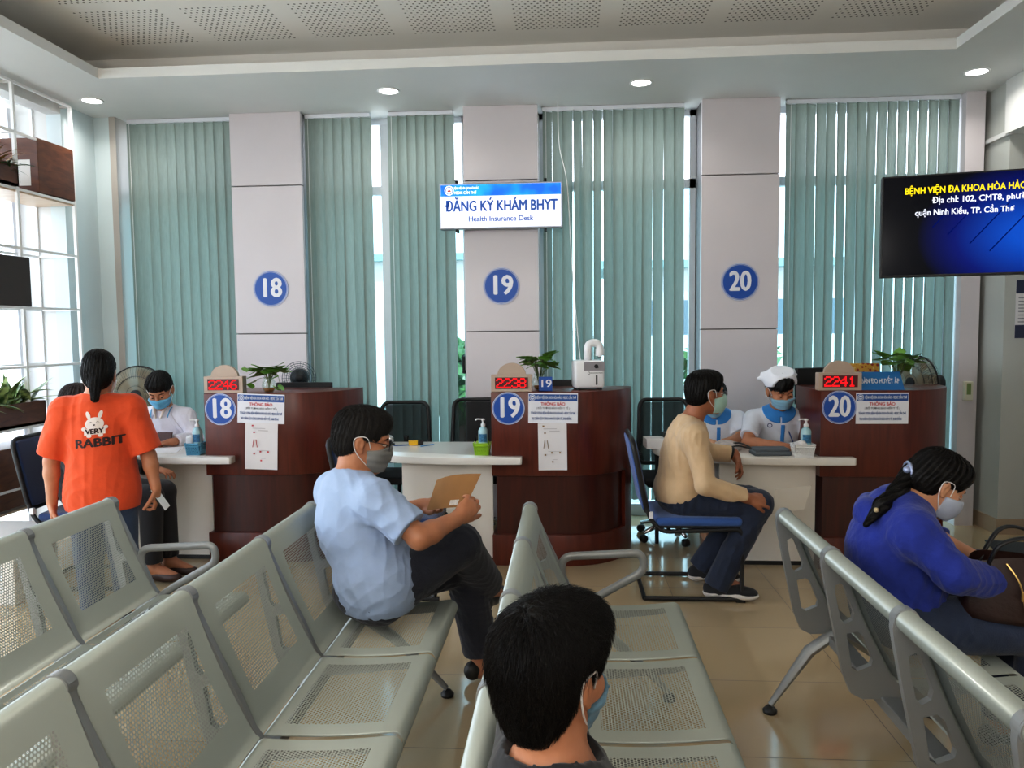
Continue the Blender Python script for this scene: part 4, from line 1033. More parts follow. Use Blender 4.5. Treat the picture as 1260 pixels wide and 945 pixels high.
# small things on the desks
r = empty('tape_dispenser', (-1.14, 5.70, DZ), .2, 'yellow and black tape cutter on the desk at counter 19', 'tape cutter')
t = bmesh.new(); bx(t, -.05, .02, -.02, .02, 0, .035, .005); obj('body', t, mat('yellow plastic', rgb(226,178,30), .4), r)
t = bmesh.new(); bx(t, .02, .06, -.018, .018, .002, .034, .004); obj('head', t, M_black, r)
for x, y, rz, s in ((-1.23, 5.66, .3, 'dark blue pen lying left of the yellow tape cutter'), (-1.04, 5.66, .9, 'light blue pen lying right of the yellow tape cutter')):
    r = empty('pen', (x, y, DZ), rz, s, 'pen'); t = bmesh.new(); tube(t, [(-.065, 0, .005), (.05, 0, .005), (.07, 0, .005)], [.0045, .0045, .001], 8); obj('barrel', t, mat('pen blue '+str(x), rgb(40,84,140) if x < -1.2 else rgb(110,160,210), .4), r)
r = empty('webcam', (-1.335, 5.70, DZ), .0, 'small grey and black device on the desk beside the grey mask', 'device')
t = bmesh.new(); lathe(t, [(0, 0), (.04, 0), (.04, .012), (0, .014)], 16); obj('base', t, M_black, r)
t = bmesh.new(); lathe(t, [(0, -.02), (.03, -.018), (.034, .0), (.03, .02), (0, .022)], 16, M=Matrix.Translation((0, 0, .045))@Matrix.Rotation(PI/2, 4, 'X')); obj('lens_housing', t, M_chrome, r, True)
r = empty('blood_pressure_cuff', (1.37, 5.27, DZ), .05, 'folded grey blood pressure cuff with a black tube on the desk', 'blood pressure cuff')
t = bmesh.new(); bx(t, -.13, .12, -.07, .07, 0, .03, .012, seg=3); bx(t, -.12, .11, -.06, .06, .025, .05, .012, seg=3); obj('cuff', t, mat('grey cuff fabric', rgb(96,104,112), .8, bump=.2, bscale=400), r, auto=.7)
t = bmesh.new(); tube(t, spline([(-.1, .03, .03), (-.2, .07, .05), (-.3, .06, .03), (-.42, .12, .01)], 6), .006, 7); tube(t, spline([(-.1, .05, .03), (-.18, .14, .06), (-.3, .16, .03), (-.44, .17, .01)], 6), .006, 7); obj('tube', t, M_black, r)
r = empty('crumpled_cloth', (1.13, 5.47, DZ), .1, 'crumpled grey white cloth on the desk beside the beige sleeve', 'cloth')
t = bmesh.new(); bmesh.ops.create_icosphere(t, subdivisions=4, radius=.07)
for v in t.verts: v.co *= 1+.35*noise.noise(v.co*16+Vector((3,1,2))); v.co.x *= 1.25; v.co.z = max(v.co.z*.6, -.03)+.03
obj('cloth', t, mat('soft grey cloth', rgb(186,178,174), .9, var=.2, scale=30), r, True)
r = empty('paper_box', (.66, 5.60, DZ), .08, 'white carton with a black cover on the desk left of the beige man', 'box')
t = bmesh.new(); bx(t, -.1, .1, -.08, .08, 0, .07, .003); obj('carton', t, M_paper, r)
r = empty('card_reader', (.75, 5.64, DZ+.07), .08, 'small black device on top of the white carton', 'device')
t = bmesh.new(); bx(t, -.06, .06, -.05, .05, 0, .035, .006); obj('casing', t, M_black, r)
t = bmesh.new(); bx(t, -.105, .105, -.15, .15, 0, .001); r = empty('paper_form', (-2.95, 5.44, DZ), .3, 'white form lying under the white coat worker\'s hand', 'paper'); obj('page', t, M_paper, r)
t = bmesh.new(); bx(t, -.09, .09, -.07, .07, 0, .006, .002); r = empty('blue_booklet', (1.47, 5.33, DZ), .2, 'light blue booklet under the nurse\'s writing hand', 'booklet'); obj('cover', t, mat('booklet blue', rgb(74,158,186), .5), r)

# ---------------------------------------------------------------- chairs
M_sheet = rgb(154,161,155)
BW = .545; PITCH = .575
M_back = holes_mat('perforated back sheet', M_sheet, (.075, BW-.075, .065, .365), .0112, .0037, .36, .3, coat=.5)
M_seat = holes_mat('perforated seat sheet', M_sheet, (.06, BW-.06, .05, .36), .0112, .0037, .32, .3, coat=.5)
M_cast = mat('grey cast bracket', rgb(148,150,150), .42, .35)
def sheet_profile(name, prof, w, m, parent, y0, v0=0., thick=.0):
    t = bmesh.new(); uv = t.loops.layers.uv.new('UVMap'); n = len(prof); L = [0.]
    for a, b in zip(prof, prof[1:]): L.append(L[-1]+math.dist(a, b))
    ys = [0, w]; A = [[t.verts.new((x, y0+y, z)) for y in ys] for x, z in prof]
    for i in range(n-1):
        f = t.faces.new((A[i][0], A[i][1], A[i+1][1], A[i+1][0]))
        for l, (u, v) in zip(f.loops, ((0, L[i]), (w, L[i]), (w, L[i+1]), (0, L[i+1]))): l[uv].uv = (u, v-v0)
    # hemmed side lips
    me = bpy.data.meshes.new(name)
    for s, y in ((0, y0), (1, y0+w)):
        lip = [t.verts.new((x-.008*(1 if True else 0)*nx_, y, z-.008*nz_)) for (x, z), (nx_, nz_) in zip(prof, prof_normals(prof))]
        for i in range(n-1):
            f = t.faces.new((A[i][s], A[i+1][s], lip[i+1], lip[i]))
            for l in f.loops: l[uv].uv = (-1, -1)
    t.to_mesh(me); t.free()
    return link(name, me, m, parent, True)
def prof_normals(p):
    o = []
    for i in range(len(p)):
        a, b = p[max(0, i-1)], p[min(len(p)-1, i+1)]; dx, dz = b[0]-a[0], b[1]-a[1]; l = math.hypot(dx, dz) or 1
        o.append((-dz/l, dx/l))
    return o
BACK = [(.0+.03*math.cos(math.radians(a)), .832+.03*math.sin(math.radians(a))) for a in range(250, 14, -12)]
p0 = BACK[-1]; p1 = (.198, .44)
nroll = sum(math.dist(a, b) for a, b in zip(BACK, BACK[1:]))
BACK += [(p0[0]+(p1[0]-p0[0])*k/10-.012*math.sin(PI*k/10), p0[1]+(p1[1]-p0[1])*k/10) for k in range(1, 11)]+[(.208, .425), (.222, .416)]
SEAT = [(.218, .405), (.226, .412)]+[(.235+(.62-.235)*k/8, .413+.020*(k/8)-.008*math.sin(PI*k/8)) for k in range(9)]
SEAT += [(.62+.034*math.sin(math.radians(a)), .399+.034*math.cos(math.radians(a))) for a in range(12, 130, 12)]
def bracket_bm(end=False):
    t = bmesh.new(); T = .024
    outer = [(-.032, .845), (-.036, .81), (-.03, .77), (.0, .62), (.04, .43), (.07, .355), (.11, .335), (.3, .345), (.56, .375), (.625, .395), (.60, .408), (.3, .39), (.225, .405), (.20, .44)]
    outer += [(.155, .545), (.10, .66), (.06, .75), (.034, .81), (.032, .835)]+[(.035*math.cos(math.radians(a)), .832+.035*math.sin(math.radians(a))) for a in range(20, 170, 25)]
    h1 = [(.008, .735), (.025, .745), (.038, .735), (.075, .64), (.07, .615), (.045, .60), (.03, .615), (.012, .70)]
    h2 = [(.05, .565), (.085, .575), (.105, .56), (.14, .475), (.135, .455), (.09, .435), (.07, .445)]
    poly_fill(t, [outer, h1, h2], d0=-T/2, d1=T/2)
    bmesh.ops.recalc_face_normals(t, faces=t.faces)
    lathe(t, [(0, -T/2-.003), (.021, -T/2-.003), (.021, -T/2-.006), (.034, -T/2-.006), (.034, T/2+.006), (.021, T/2+.006), (.021, T/2+.003), (0, T/2+.003)], 24, M=Matrix.Translation((0, 0, .832))@Matrix.Rotation(-PI/2, 4, 'X'))
    return t
def leg_bm(rear=True):
    t = bmesh.new()
    if rear: P = [(.20, .345), (.10, .27), (.0, .12), (-.055, .035)]; R_ = [.03, .032, .022, .016]
    else: P = [(.24, .345), (.36, .27), (.52, .12), (.60, .035)]; R_ = [.03, .032, .022, .016]
    tube(t, [(x, 0, z) for x, z in P], R_, 10, flat=.75)
    return t
def bench(x, y0, n, lab, arms=()):
    r = empty('waiting_bench', (x, y0, 0), 0, lab, 'bench', 'rows of perforated steel waiting benches')
    for k in range(n):
        yy = k*PITCH+(PITCH-BW)/2
        sheet_profile('backrest', BACK, BW, M_back, r, yy, nroll); sheet_profile('seat', SEAT, BW, M_seat, r, yy)
    for k in range(n+1):
        b = obj('side_bracket', bracket_bm(), M_cast, r, auto=.6); b.location = (0, k*PITCH, 0)
    t = bmesh.new(); bx(t, .17, .235, -.03, n*PITCH+.03, .305, .345, .004); obj('beam', t, M_cast, r)
    for k in (0, n):
        yy = k*PITCH+(.03 if k == 0 else -.03)
        for rear in (True, False):
            l = obj('leg', leg_bm(rear), M_cast, r, auto=.8); l.location = (0, yy, 0)
            t = bmesh.new(); X = -.058 if rear else .603; lathe(t, [(0, 0), (.028, 0), (.03, .012), (.015, .03), (0, .035)], 14, (X, 0, 0)); obj('foot_pad', t, M_black, l, True)
    for k in arms:
        t = bmesh.new(); P = fillet([(.205, 0, .40), (.14, 0, .50), (.135, 0, .625), (.49, 0, .645), (.50, 0, .565), (.30, 0, .45), (.225, 0, .40)], .055, 6)
        tube(t, P, .0145, 10, flat=1.25); a = obj('armrest', t, M_cast, r, True); a.location = (0, k*PITCH+.0, 0)
    return r
bench(-2.12, 3.40-4*PITCH, 4, 'silver perforated steel bench in the leftmost row, behind the orange shirt woman', (4,))
bench(-1.14, 3.33-4*PITCH, 4, 'silver perforated steel bench carrying the man in the light blue shirt')
bench(-.165, 3.34-4*PITCH, 4, 'silver perforated steel bench carrying the boy seen from behind', (4,))
bench(.905, 3.25-4*PITCH, 4, 'silver perforated steel bench carrying the woman in the blue jacket')
# visitor chairs (cantilever) : faces +x
def visitor_chair(loc, yaw, m, lab):
    r = empty('visitor_chair', loc, yaw, lab, 'chair', 'sled base visitor chairs at the desks')
    t = bmesh.new(); W = .235
    for s in (-1, 1):
        tube(t, fillet([(-.30, s*W, .018), (.27, s*W, .018), (.27, s*W, .44), (-.20, s*W, .42), (-.27, s*W, .50), (-.335, s*W*.86, .74)], .05, 5), .0135, 10)
    tube(t, [(-.30, -W, .018), (-.30, W, .018)], .0135, 8); tube(t, [(.2, -W, .432), (.2, W, .432)], .012, 8); tube(t, [(-.15, -W, .42), (-.15, W, .42)], .012, 8); obj('sled_frame', t, M_black, r, auto=.8)
    t = bmesh.new(); bx(t, -.235, .27, -.235, .235, .44, .455, .006); u = obj('seat_shell', t, M_black, r)
    t = bmesh.new(); bx(t, -.235, .275, -.24, .24, .45, .505, .024, seg=4); obj('seat', t, m, r, auto=1.)
    A = Matrix.Translation((-.285, 0, .54))@Matrix.Rotation(-.20, 4, 'Y')
    t = bmesh.new(); bx(t, -.022, .022, -.225, .225, 0, .43, .02, M=A, seg=4); obj('backrest', t, m, r, auto=1.)
    t = bmesh.new(); q = [(0, y, z) for y, z in round_rect(-.232, .232, -.006, .436, .06, 5)]
    tube(t, [A@Vector(p) for p in q], .016, 8, closed=True); obj('back_rim', t, M_black, r, True)
    for s in (-1, 1):
        t = bmesh.new(); bx(t, -.275, -.25, s*W-.012, s*W+.012, .50, .54, .003); obj('clip', t, M_plast, r)
    for s in (-1, 1):
        t = bmesh.new(); bx(t, .235, .29, s*W-.014, s*W+.014, 0, .03, .004); obj('glide', t, M_black, r)
    return r
visitor_chair((.755, 4.785, 0), 0.0, M_blueseat, 'blue cushioned visitor chair under the man in the beige shirt')
visitor_chair((-3.10, 4.80, 0), .08, M_navy, 'navy cushioned visitor chair left of the woman in the orange shirt')
visitor_chair((-1.06, 4.72, 0), .0, M_navy, 'navy cushioned visitor chair behind the man in the light blue shirt')
# office chairs
M_mesh, nt, b, out = newmat('black mesh fabric'); N, L = nt.nodes, nt.links
b.inputs['Base Color'].default_value = (*rgb(14,16,18), 1); b.inputs['Roughness'].default_value = .8
tr = N.new('ShaderNodeBsdfTransparent'); mx = N.new('ShaderNodeMixShader'); mx.inputs['Fac'].default_value = .13
L.new(b.outputs[0], mx.inputs[1]); L.new(tr.outputs[0], mx.inputs[2]); L.new(mx.outputs[0], out.inputs['Surface'])
def office_chair(loc, yaw, lab, top=1.06):
    r = empty('office_chair', loc, yaw, lab, 'chair', 'black mesh office chairs behind the desks')
    def curve(y, z): return -.22-.05*((z-.55)/.5)-.045*(1-(y/.22)**2)+.0
    t = bmesh.new(); rows = []
    for j in range(9):
        z = .56+(top-.58)*j/8; w = .20-.025*(j/8); rows.append([t.verts.new((w*(i/8*2-1), curve(w*(i/8*2-1), z), z)) for i in range(9)])
    for A, B in zip(rows, rows[1:]):
        for i in range(8): t.faces.new((A[i], A[i+1], B[i+1], B[i]))
    obj('mesh_back', t, M_mesh, r, True)
    t = bmesh.new(); P = []
    for (x, z) in round_rect(-.215, .215, .545, top, .06, 5): P.append((x*(1-.12*max(0, (z-.56)/.5)), curve(x, z), z))
    tube(t, P, .017, 8, closed=True, flat=1.)
    obj('back_frame', t, M_black, r, True)
    t = bmesh.new(); tube(t, spline([(0, -.0, .42), (0, -.2, .43), (0, -.29, .56), (0, -.30, .75)], 5), .022, 8); obj('back_support', t, M_black, r, True)
    t = bmesh.new(); bx(t, -.235, .235, -.22, .25, .44, .50, .025, seg=4); obj('seat', t, mat('black seat fabric '+lab[:8], rgb(20,22,26), .9), r, auto=1.)
    for s in (-1, 1):
        t = bmesh.new(); tube(t, fillet([(s*.2, -.02, .43), (s*.275, -.02, .45), (s*.275, -.02, .66)], .04, 4), .014, 8); bx(t, s*.275-.03, s*.275+.03, -.15, .12, .655, .685, .01); obj('armrest', t, M_black, r, auto=.8)
    t = bmesh.new(); lathe(t, [(.028, .12), (.028, .3), (.018, .3), (.018, .44)], 14); obj('gas_lift', t, M_chrome, r, True)
    for k in range(5):
        a = 2*PI*k/5+.5; c_, s_ = math.cos(a), math.sin(a)
        t = bmesh.new(); tube(t, [(0, 0, .12), (.12*c_, .12*s_, .115), (.27*c_, .27*s_, .075)], [.03, .022, .014], 8); l = obj('star_leg', t, M_chrome, r, True)
        t = bmesh.new(); lathe(t, [(0, -.022), (.027, -.022), (.03, -.012), (.03, .012), (.027, .022), (0, .022)], 16, M=Matrix.Translation((.27*c_, .27*s_, .03))@Matrix.Rotation(a, 4, 'Z')@Matrix.Rotation(PI/2, 4, 'X')); obj('caster', t, M_black, l, True)
office_chair((-1.34, 6.03, 0), PI, 'black mesh office chair behind the desk, right behind the grey masked man', 1.03)
office_chair((-.70, 6.05, 0), PI+.15, 'black mesh office chair next to the left edge of counter 19', 1.05)
office_chair((.80, 5.98, 0), PI+.1, 'black mesh office chair behind the man in the beige shirt', 1.05)
# ---------------------------------------------------------------- people
def skin(name, c): 
    return mat(name, c, .5, var=.06, scale=30, bump=.05, bscale=250, sss=.12)
M_skin = skin('tan skin', rgb(180,124,92)); M_skin2 = skin('light skin', rgb(196,146,114)); M_skin3 = skin('brown skin', rgb(158,102,72))
def hair_mat(name, c, rough=.38):
    m = mat(name, c, rough, spec=.22, var=.3, scale=60, bump=.35, bscale=90, stretch=(6,6,1)); return m
M_hair = hair_mat('black hair', rgb(15,12,11)); M_hairg = hair_mat('greying black hair', rgb(38,35,33), .5); M_hairb = hair_mat('dark brown hair', rgb(44,33,28))
def cloth(name, c, var=.05, **k): return mat(name, c, k.pop('rough', .85), var=var, scale=16, bump=k.pop('bump', .25), bscale=k.pop('bscale', 22), sheen=.15, **k)
M_eye = mat('eye white', rgb(225,220,214), .2); M_iris = mat('dark iris', rgb(24,16,12), .15)

def nrm(v): v = np.array(v, float); return v/np.linalg.norm(v)
def frame(f, u):
    f = nrm(f); r = nrm(np.cross(f, u)); u = np.cross(r, f); return np.stack([r, f, u], 1)   # columns right, fwd, up
class Head:
    def __init__(s, c, f, u=(0,0,1), sc=1.): s.c = np.array(c, float); s.R = frame(f, u); s.s = sc
    def w(s, p): return s.c+s.R@(np.array(p, float)*s.s)
    def E(s, c, r, k=.02, cuts=None): return ell(s.w(c), np.array(r)*s.s, s.R, k, [(s.w(a), s.R@nrm(n)) for a, n in cuts] if cuts else None)
    def C(s, a, b, ra, rb=None, k=.015): return cone(s.w(a), s.w(b), ra*s.s, (ra if rb is None else rb)*s.s, k)
    def plane(s, p, n): return (s.w(p), s.R@nrm(n))
    def skull(s):
        P = [s.E((0,-.014,.035), (.074,.096,.083)), s.E((0,.028,-.03), (.062,.064,.085), .03), s.E((0,.045,-.075), (.043,.045,.036), .03), s.E((0,.068,-.1), (.022,.02,.018), .025),
             s.E((0,.072,.026), (.052,.022,.016), .02)]
        for x in (-1, 1): P += [s.E((x*.042,.058,-.03), (.022,.026,.022), .02)]
        for x in (-1, 1): P += [sub(s.E((x*.031,.094,.002), (.019,.014,.012), .012))]
        P += [s.C((0,.087,.012), (0,.106,-.032), .007, .011, .01), s.E((.011,.095,-.036), (.009,.011,.007), .008), s.E((-.011,.095,-.036), (.009,.011,.007), .008)]
        P += [s.E((0,.09,-.062), (.022,.009,.006), .008), s.E((0,.089,-.071), (.019,.009,.006), .006)]
        for x in (-1, 1):
            P += [s.E((x*.076,-.008,-.008), (.008,.019,.03), .008), s.E((x*.083,-.013,-.004), (.007,.018,.027), .006), sub(s.E((x*.089,-.004,-.006), (.006,.008,.015), .005)), s.E((x*.078,.001,-.034), (.006,.009,.009), .006)]
        return P
    def neck(s, base, r=.053): return [cone(s.w((0,-.028,-.045)), base, r*s.s*1.0, r*s.s*1.08, .03)]
def torso(J, e=0., belly=0., w=1., s=1.):
    pel, ch, nk = (np.array(J[k], float) for k in ('pel', 'chest', 'neck'))
    shl, shr, hl, hr = (np.array(J[k], float) for k in ('shl', 'shr', 'hil', 'hir'))
    up = nrm(nk-ch); R = shr-shl; R = nrm(R-up*(R@up)); Rc = np.stack([R, np.cross(up, R), up], 1)
    up2 = nrm(ch-pel); R2 = hr-hl; R2 = nrm(R2-up2*(R2@up2)); Rp = np.stack([R2, np.cross(up2, R2), up2], 1)
    mid = (pel+ch)/2; Rm = nrm(R+R2); um = nrm(up+up2); Rm = nrm(Rm-um*(Rm@um)); Rmm = np.stack([Rm, np.cross(um, Rm), um], 1)
    sw = np.linalg.norm(shr-shl)/2*.84*w
    P = [ell(pel, np.array((.165*w, .118, .125))*s+e, Rp, .05), ell(mid+Rmm[:, 1]*(.012+belly*.5), np.array((.150*w, .108+belly, .17))*s+e, Rmm, .06), ell(ch, np.array((sw, .112, .165))*s+e, Rc, .06)]
    sc = ch+up*.10*s
    for q in (shl, shr):
        P += [cone(nk-up*.045*s-Rc[:, 1]*.01, q, .055*s+e, .052*s+e, .045), cone(sc, q-up*.02*s, .075*s+e, .05*s+e, .05)]
    return P, Rc, Rp
def arm(J, side, e=0., s=1., up=True, fore=True, r=(.05,.041,.028)):
    sh, el, wr = (np.array(J[k+side], float) for k in ('sh', 'el', 'wr')); P = []
    if up: P.append(cone(sh, el, r[0]*s+e, r[1]*s+e, .03))
    if fore: 
        m = el+(wr-el)*.3; P += [cone(el, m, r[1]*s+e, r[1]*s*1.02+e, .02), cone(m, wr, r[1]*s*1.0+e, r[2]*s+e, .02)]
    return P
def leg(J, side, e=0., s=1., r=(.085,.060,.055,.038)):
    hi, kn, an = (np.array(J[k+side], float) for k in ('hi', 'kn', 'an'))
    m = kn+(an-kn)*.3
    return [cone(hi, kn, r[0]*s+e, r[1]*s+e, .04), cone(kn, m, r[1]*s*.95+e, r[2]*s+e, .02), cone(m, an, r[2]*s+e, r[3]*s+e, .02)]
def sleeve(J, side, t0, e, s=1., flare=0.):
    """sleeve on upper arm (t0<=1) or to the forearm (t0 in 1..2), cut flat at the cuff"""
    sh, el, wr = (np.array(J[k+side], float) for k in ('sh', 'el', 'wr')); P = []
    if t0 <= 1:
        q = sh+(el-sh)*t0; n = nrm(el-sh); P.append(cone(sh, q+n*.06, .052*s+e, .045*s+e+flare, .03, [(q, n)]))
    else:
        P.append(cone(sh, el, .052*s+e, .043*s+e, .03)); q = el+(wr-el)*(t0-1); n = nrm(wr-el)
        P.append(cone(el, q+n*.05, .043*s+e, .031*s+e+flare, .02, [(q, n)]))
    return P
def trouser_leg(J, side, t0, e, s=1., flare=.0):
    hi, kn, an = (np.array(J[k+side], float) for k in ('hi', 'kn', 'an')); n = nrm(an-kn); q = kn+(an-kn)*t0
    return [cone(hi, kn, .088*s+e, .064*s+e, .04), cone(kn, q+n*.05, .062*s+e, .048*s+e+flare, .02, [(q, n)])]
def shoe(an, toe, m, parent, off, sole=None, name='shoe', s=1., low=False):
    an, toe = np.array(an, float), np.array(toe, float); d = toe-an; d[2] = 0; L = np.linalg.norm(d); d /= L
    zb = min(toe[2], an[2])-.0; side = np.array((-d[1], d[0], 0)); base = an.copy(); base[2] = toe[2]
    R = np.stack([side, d, np.array((0,0,1.))], 1)
    heel = base-d*.045*s; h = np.array((0,0,1.))
    P = [ell(heel+h*.03*s, np.array((.036,.045,.045))*s, R, .02), ell(base+d*.055*s+h*.03*s, np.array((.04,.075,.042))*s, R, .03), ell(base+d*.135*s+h*.018*s, np.array((.044,.07,.032))*s, R, .03)]
    if not low: P += [cone(base+h*.03*s, base+h*.085*s-d*.01, .04*s, .042*s, .02)]
    flat = [(base-h*.022*s, -h)]
    P = [p[:-1]+(flat,) for p in P]
    o = sdf_obj(name, P, .006, m, parent, off)
    if sole is not None:
        S = [ell(p[1]-h*.012*s, p[2]*np.array((1.14,1.08,.9)) if p[0] == 'e' else p[2], p[3], p[5], [(base-h*.03*s, -h), (base+h*.012*s, h)]) for p in P if p[0] == 'e']
        sdf_obj('sole', S, .006, sole, o, off)
    return o
def hand(wr, f, n, side, curl=.5, s=1., curls=None, thumb=(.6,.75,.25), tc=.3):
    """wr wrist, f finger direction, n direction the palm faces, side=+1 if the thumb is on cross(n,f) side"""
    wr = np.array(wr, float); f = nrm(f); n = np.array(n, float); n = nrm(n-f*(n@f)); t = np.cross(n, f)*side
    R = np.stack([t, f, n], 1); P = [ell(wr+f*.048*s, np.array((.040,.052,.017))*s, R, .012), cone(wr-f*.015*s, wr+f*.03*s, .024*s, .024*s, .015)]
    for i, (x, L) in enumerate(zip((.030,.010,-.010,-.029), (.070,.078,.072,.056))):
        c = curls[i] if curls else curl*(.85+.12*i)
        b = wr+f*(.086-.006*abs(i-1))*s+t*x*s; d = nrm(f+t*x*2.2); P.append(cone(wr+f*.035*s+t*x*.7*s, b, .013*s, .0105*s, .008))
        for j, q in enumerate((.45,.31,.24)):
            a = c*(.9 if j == 0 else 1.1); d = nrm(d*math.cos(a)+np.cross(np.cross(d, n), d)*math.sin(a)) if abs(d@n) < .999 else d
            # rotate also the palm normal with the finger
            if j == 0: nn = n.copy()
            e = b+d*L*q*s; P.append(cone(b, e, (.0098-.0012*j)*s, (.0088-.0012*j)*s, .004)); b = e
            n2 = nrm(np.cross(t, d))*1.0; n_ = n2 if n2@n > -2 else n
            nf = np.cross(d, t); nf = nf if (nf@n) >= 0 or j > 0 else -nf
            n_loc = np.cross(t*side, d); 
            # next bend keeps turning about -t axis
            d = nrm(d); 
            if j < 2:
                a2 = c*1.1; ax = np.cross(f, n); ax = nrm(ax)
                d = nrm(d*math.cos(a2)+np.cross(ax, d)*math.sin(a2)+ax*(ax@d)*(1-math.cos(a2)))
    b = wr+f*.022*s+t*.026*s; d = nrm(f*thumb[0]+t*thumb[1]+n*thumb[2])
    for j, L in enumerate((.042,.034,.028)):
        e = b+d*L*s; P.append(cone(b, e, (.0145-.002*j)*s, (.012-.002*j)*s, .006)); b = e; d = nrm(d+f*tc*.6+n*tc)
    return P
def eyes(h, parent, off, gaze=0., lid=None):
    for x in (-1, 1):
        t = bmesh.new(); bmesh.ops.create_uvsphere(t, u_segments=16, v_segments=12, radius=.0125*h.s)
        M = Matrix([list(r) for r in h.R]).to_4x4(); c = h.w((x*.031,.0785,.002)); M.translation = Vector(c-np.array(off)); bmesh.ops.transform(t, matrix=M, verts=t.verts)
        o = obj('eye', t, M_eye, parent, True)
        t = bmesh.new(); bmesh.ops.create_uvsphere(t, u_segments=12, v_segments=8, radius=.0062*h.s)
        for v in t.verts: v.co.y *= .5
        M = M.copy(); c = h.w((x*.031,.0895,.002+gaze)); M.translation = Vector(c-np.array(off)); bmesh.ops.transform(t, matrix=M, verts=t.verts); obj('iris', t, M_iris, o, True)
        t = bmesh.new(); bmesh.ops.create_uvsphere(t, u_segments=20, v_segments=16, radius=.0142*h.s)
        lz = (.0035+gaze*1.6)*h.s
        bmesh.ops.delete(t, geom=[f for f in t.faces if (-.0065*h.s < f.calc_center_median().z < lz)], context='FACES')
        M = Matrix([list(q) for q in h.R]).to_4x4(); M.translation = Vector(h.w((x*.031,.0785,.002))-np.array(off)); bmesh.ops.transform(t, matrix=M, verts=t.verts); obj('eyelid', t, lid or M_skin, o, True)
def brows(h, parent, off, m):
    for x in (-1, 1):
        sdf_obj('eyebrow', [h.C((x*.016,.0925,.022), (x*.034,.0895,.026), .0034, .0034, .004), h.C((x*.034,.0895,.026), (x*.05,.078,.021), .0034, .002, .004)], .0024, m, parent, off)
def mask(h, parent, off, m, res=.004, low=-.115, top=-.008, shape='surgical', loops=True, loop_m=None):
    S_ = [p for p in h.skull()[:8] if p[0] != 's']
    S_ = [p[:5]+(.035*h.s,)+p[6:] for p in infl(S_, .0055*h.s)]
    P = S_+[h.E((0,.078,-.035), (.026,.038,.034), .045)]
    if shape == 'cup': P.append(h.E((0,.076,-.05), (.04,.046,.046), .04))
    A = [h.plane((0,0,low), (0,.1,-1)), h.plane((0,.1,top), (0,-.25,1)), h.plane((0,.018,0), (0,-1,-.12))]
    def post(f, X, Y, Z):
        for c, n in A: f = np.maximum(f, (X-c[0])*n[0]+(Y-c[1])*n[1]+(Z-c[2])*n[2])
        zz = ((X-h.c[0])*h.R[0, 2]+(Y-h.c[1])*h.R[1, 2]+(Z-h.c[2])*h.R[2, 2])/h.s
        if shape == 'surgical': f = f+.0014*np.clip(np.sin(zz*2*PI/.026), -1, 1)
        return f
    o = sdf_obj('face_mask', P, res, m, parent, off, post=post)
    if loops:
        t = bmesh.new()
        for x in (-1, 1):
            a, b = h.w((x*.066,.034,-.02)), h.w((x*.058,.03,-.085)); e1, e2, e3 = h.w((x*.084,.012,.022)), h.w((x*.088,-.030,.012)), h.w((x*.084,-.02,-.035))
            tube(t, [p-Vector(off) for p in spline([Vector(q) for q in (a, e1, e2, e3, b)], 6)], .0019*h.s, 6)
        obj('ear_loop', t, loop_m or M_paper, o, True)
    return o
def strands(F, v, whorl, N, L, r, t, seed=0, down=(0,0,-1), n=7, lift=.002, jitter=.25, keep=None):
    R = np.random.default_rng(seed); i = R.integers(0, len(v), N); P = v[i].astype(float)
    if keep is not None: P = P[keep(P)]
    g = F.grad(P); step = L/n; pts = [P-g*.001]
    jit = R.normal(size=P.shape)*jitter
    q = pts[0]; lf = R.uniform(.15, 1, len(P))
    for k in range(n):
        g = F.grad(q); d = (q-whorl); d /= np.maximum(np.linalg.norm(d, axis=1), 1e-6)[:, None]
        d = d*.8+np.array(down)*.9+jit; d -= g*(d*g).sum(1)[:, None]; d /= np.maximum(np.linalg.norm(d, axis=1), 1e-6)[:, None]
        q = q+d*step; f = F.val(q); q = q-F.grad(q)*(np.clip(f, -.02, .02)-lift*lf*(((k+1)/n)**1.3))[:, None]*.85; pts.append(q)
    pts = np.stack(pts, 1); m = pts.shape[1]
    T = np.diff(pts, axis=1); T = np.concatenate([T, T[:, -1:]], 1); T /= np.maximum(np.linalg.norm(T, axis=2), 1e-9)[..., None]
    X = np.cross(T, g[:, None, :]); X /= np.maximum(np.linalg.norm(X, axis=2), 1e-9)[..., None]; Y = np.cross(T, X)
    prof = np.concatenate([np.full(m-3, 1.), [.8, .5, .08]])*r
    ring = [pts+(X*math.cos(a)+Y*math.sin(a))*prof[None, :, None] for a in (0, 2*PI/3, 4*PI/3)]
    V = np.stack(ring, 2).reshape(-1, 3); S = pts.shape[0]
    base = (np.arange(S)[:, None, None]*m+np.arange(m-1)[None, :, None])*3; k = np.arange(3)[None, None, :]
    a = base+k; b = base+(k+1) % 3; Fc = np.stack([a, b, b+3, a+3], -1).reshape(-1, 4)
    return V, Fc
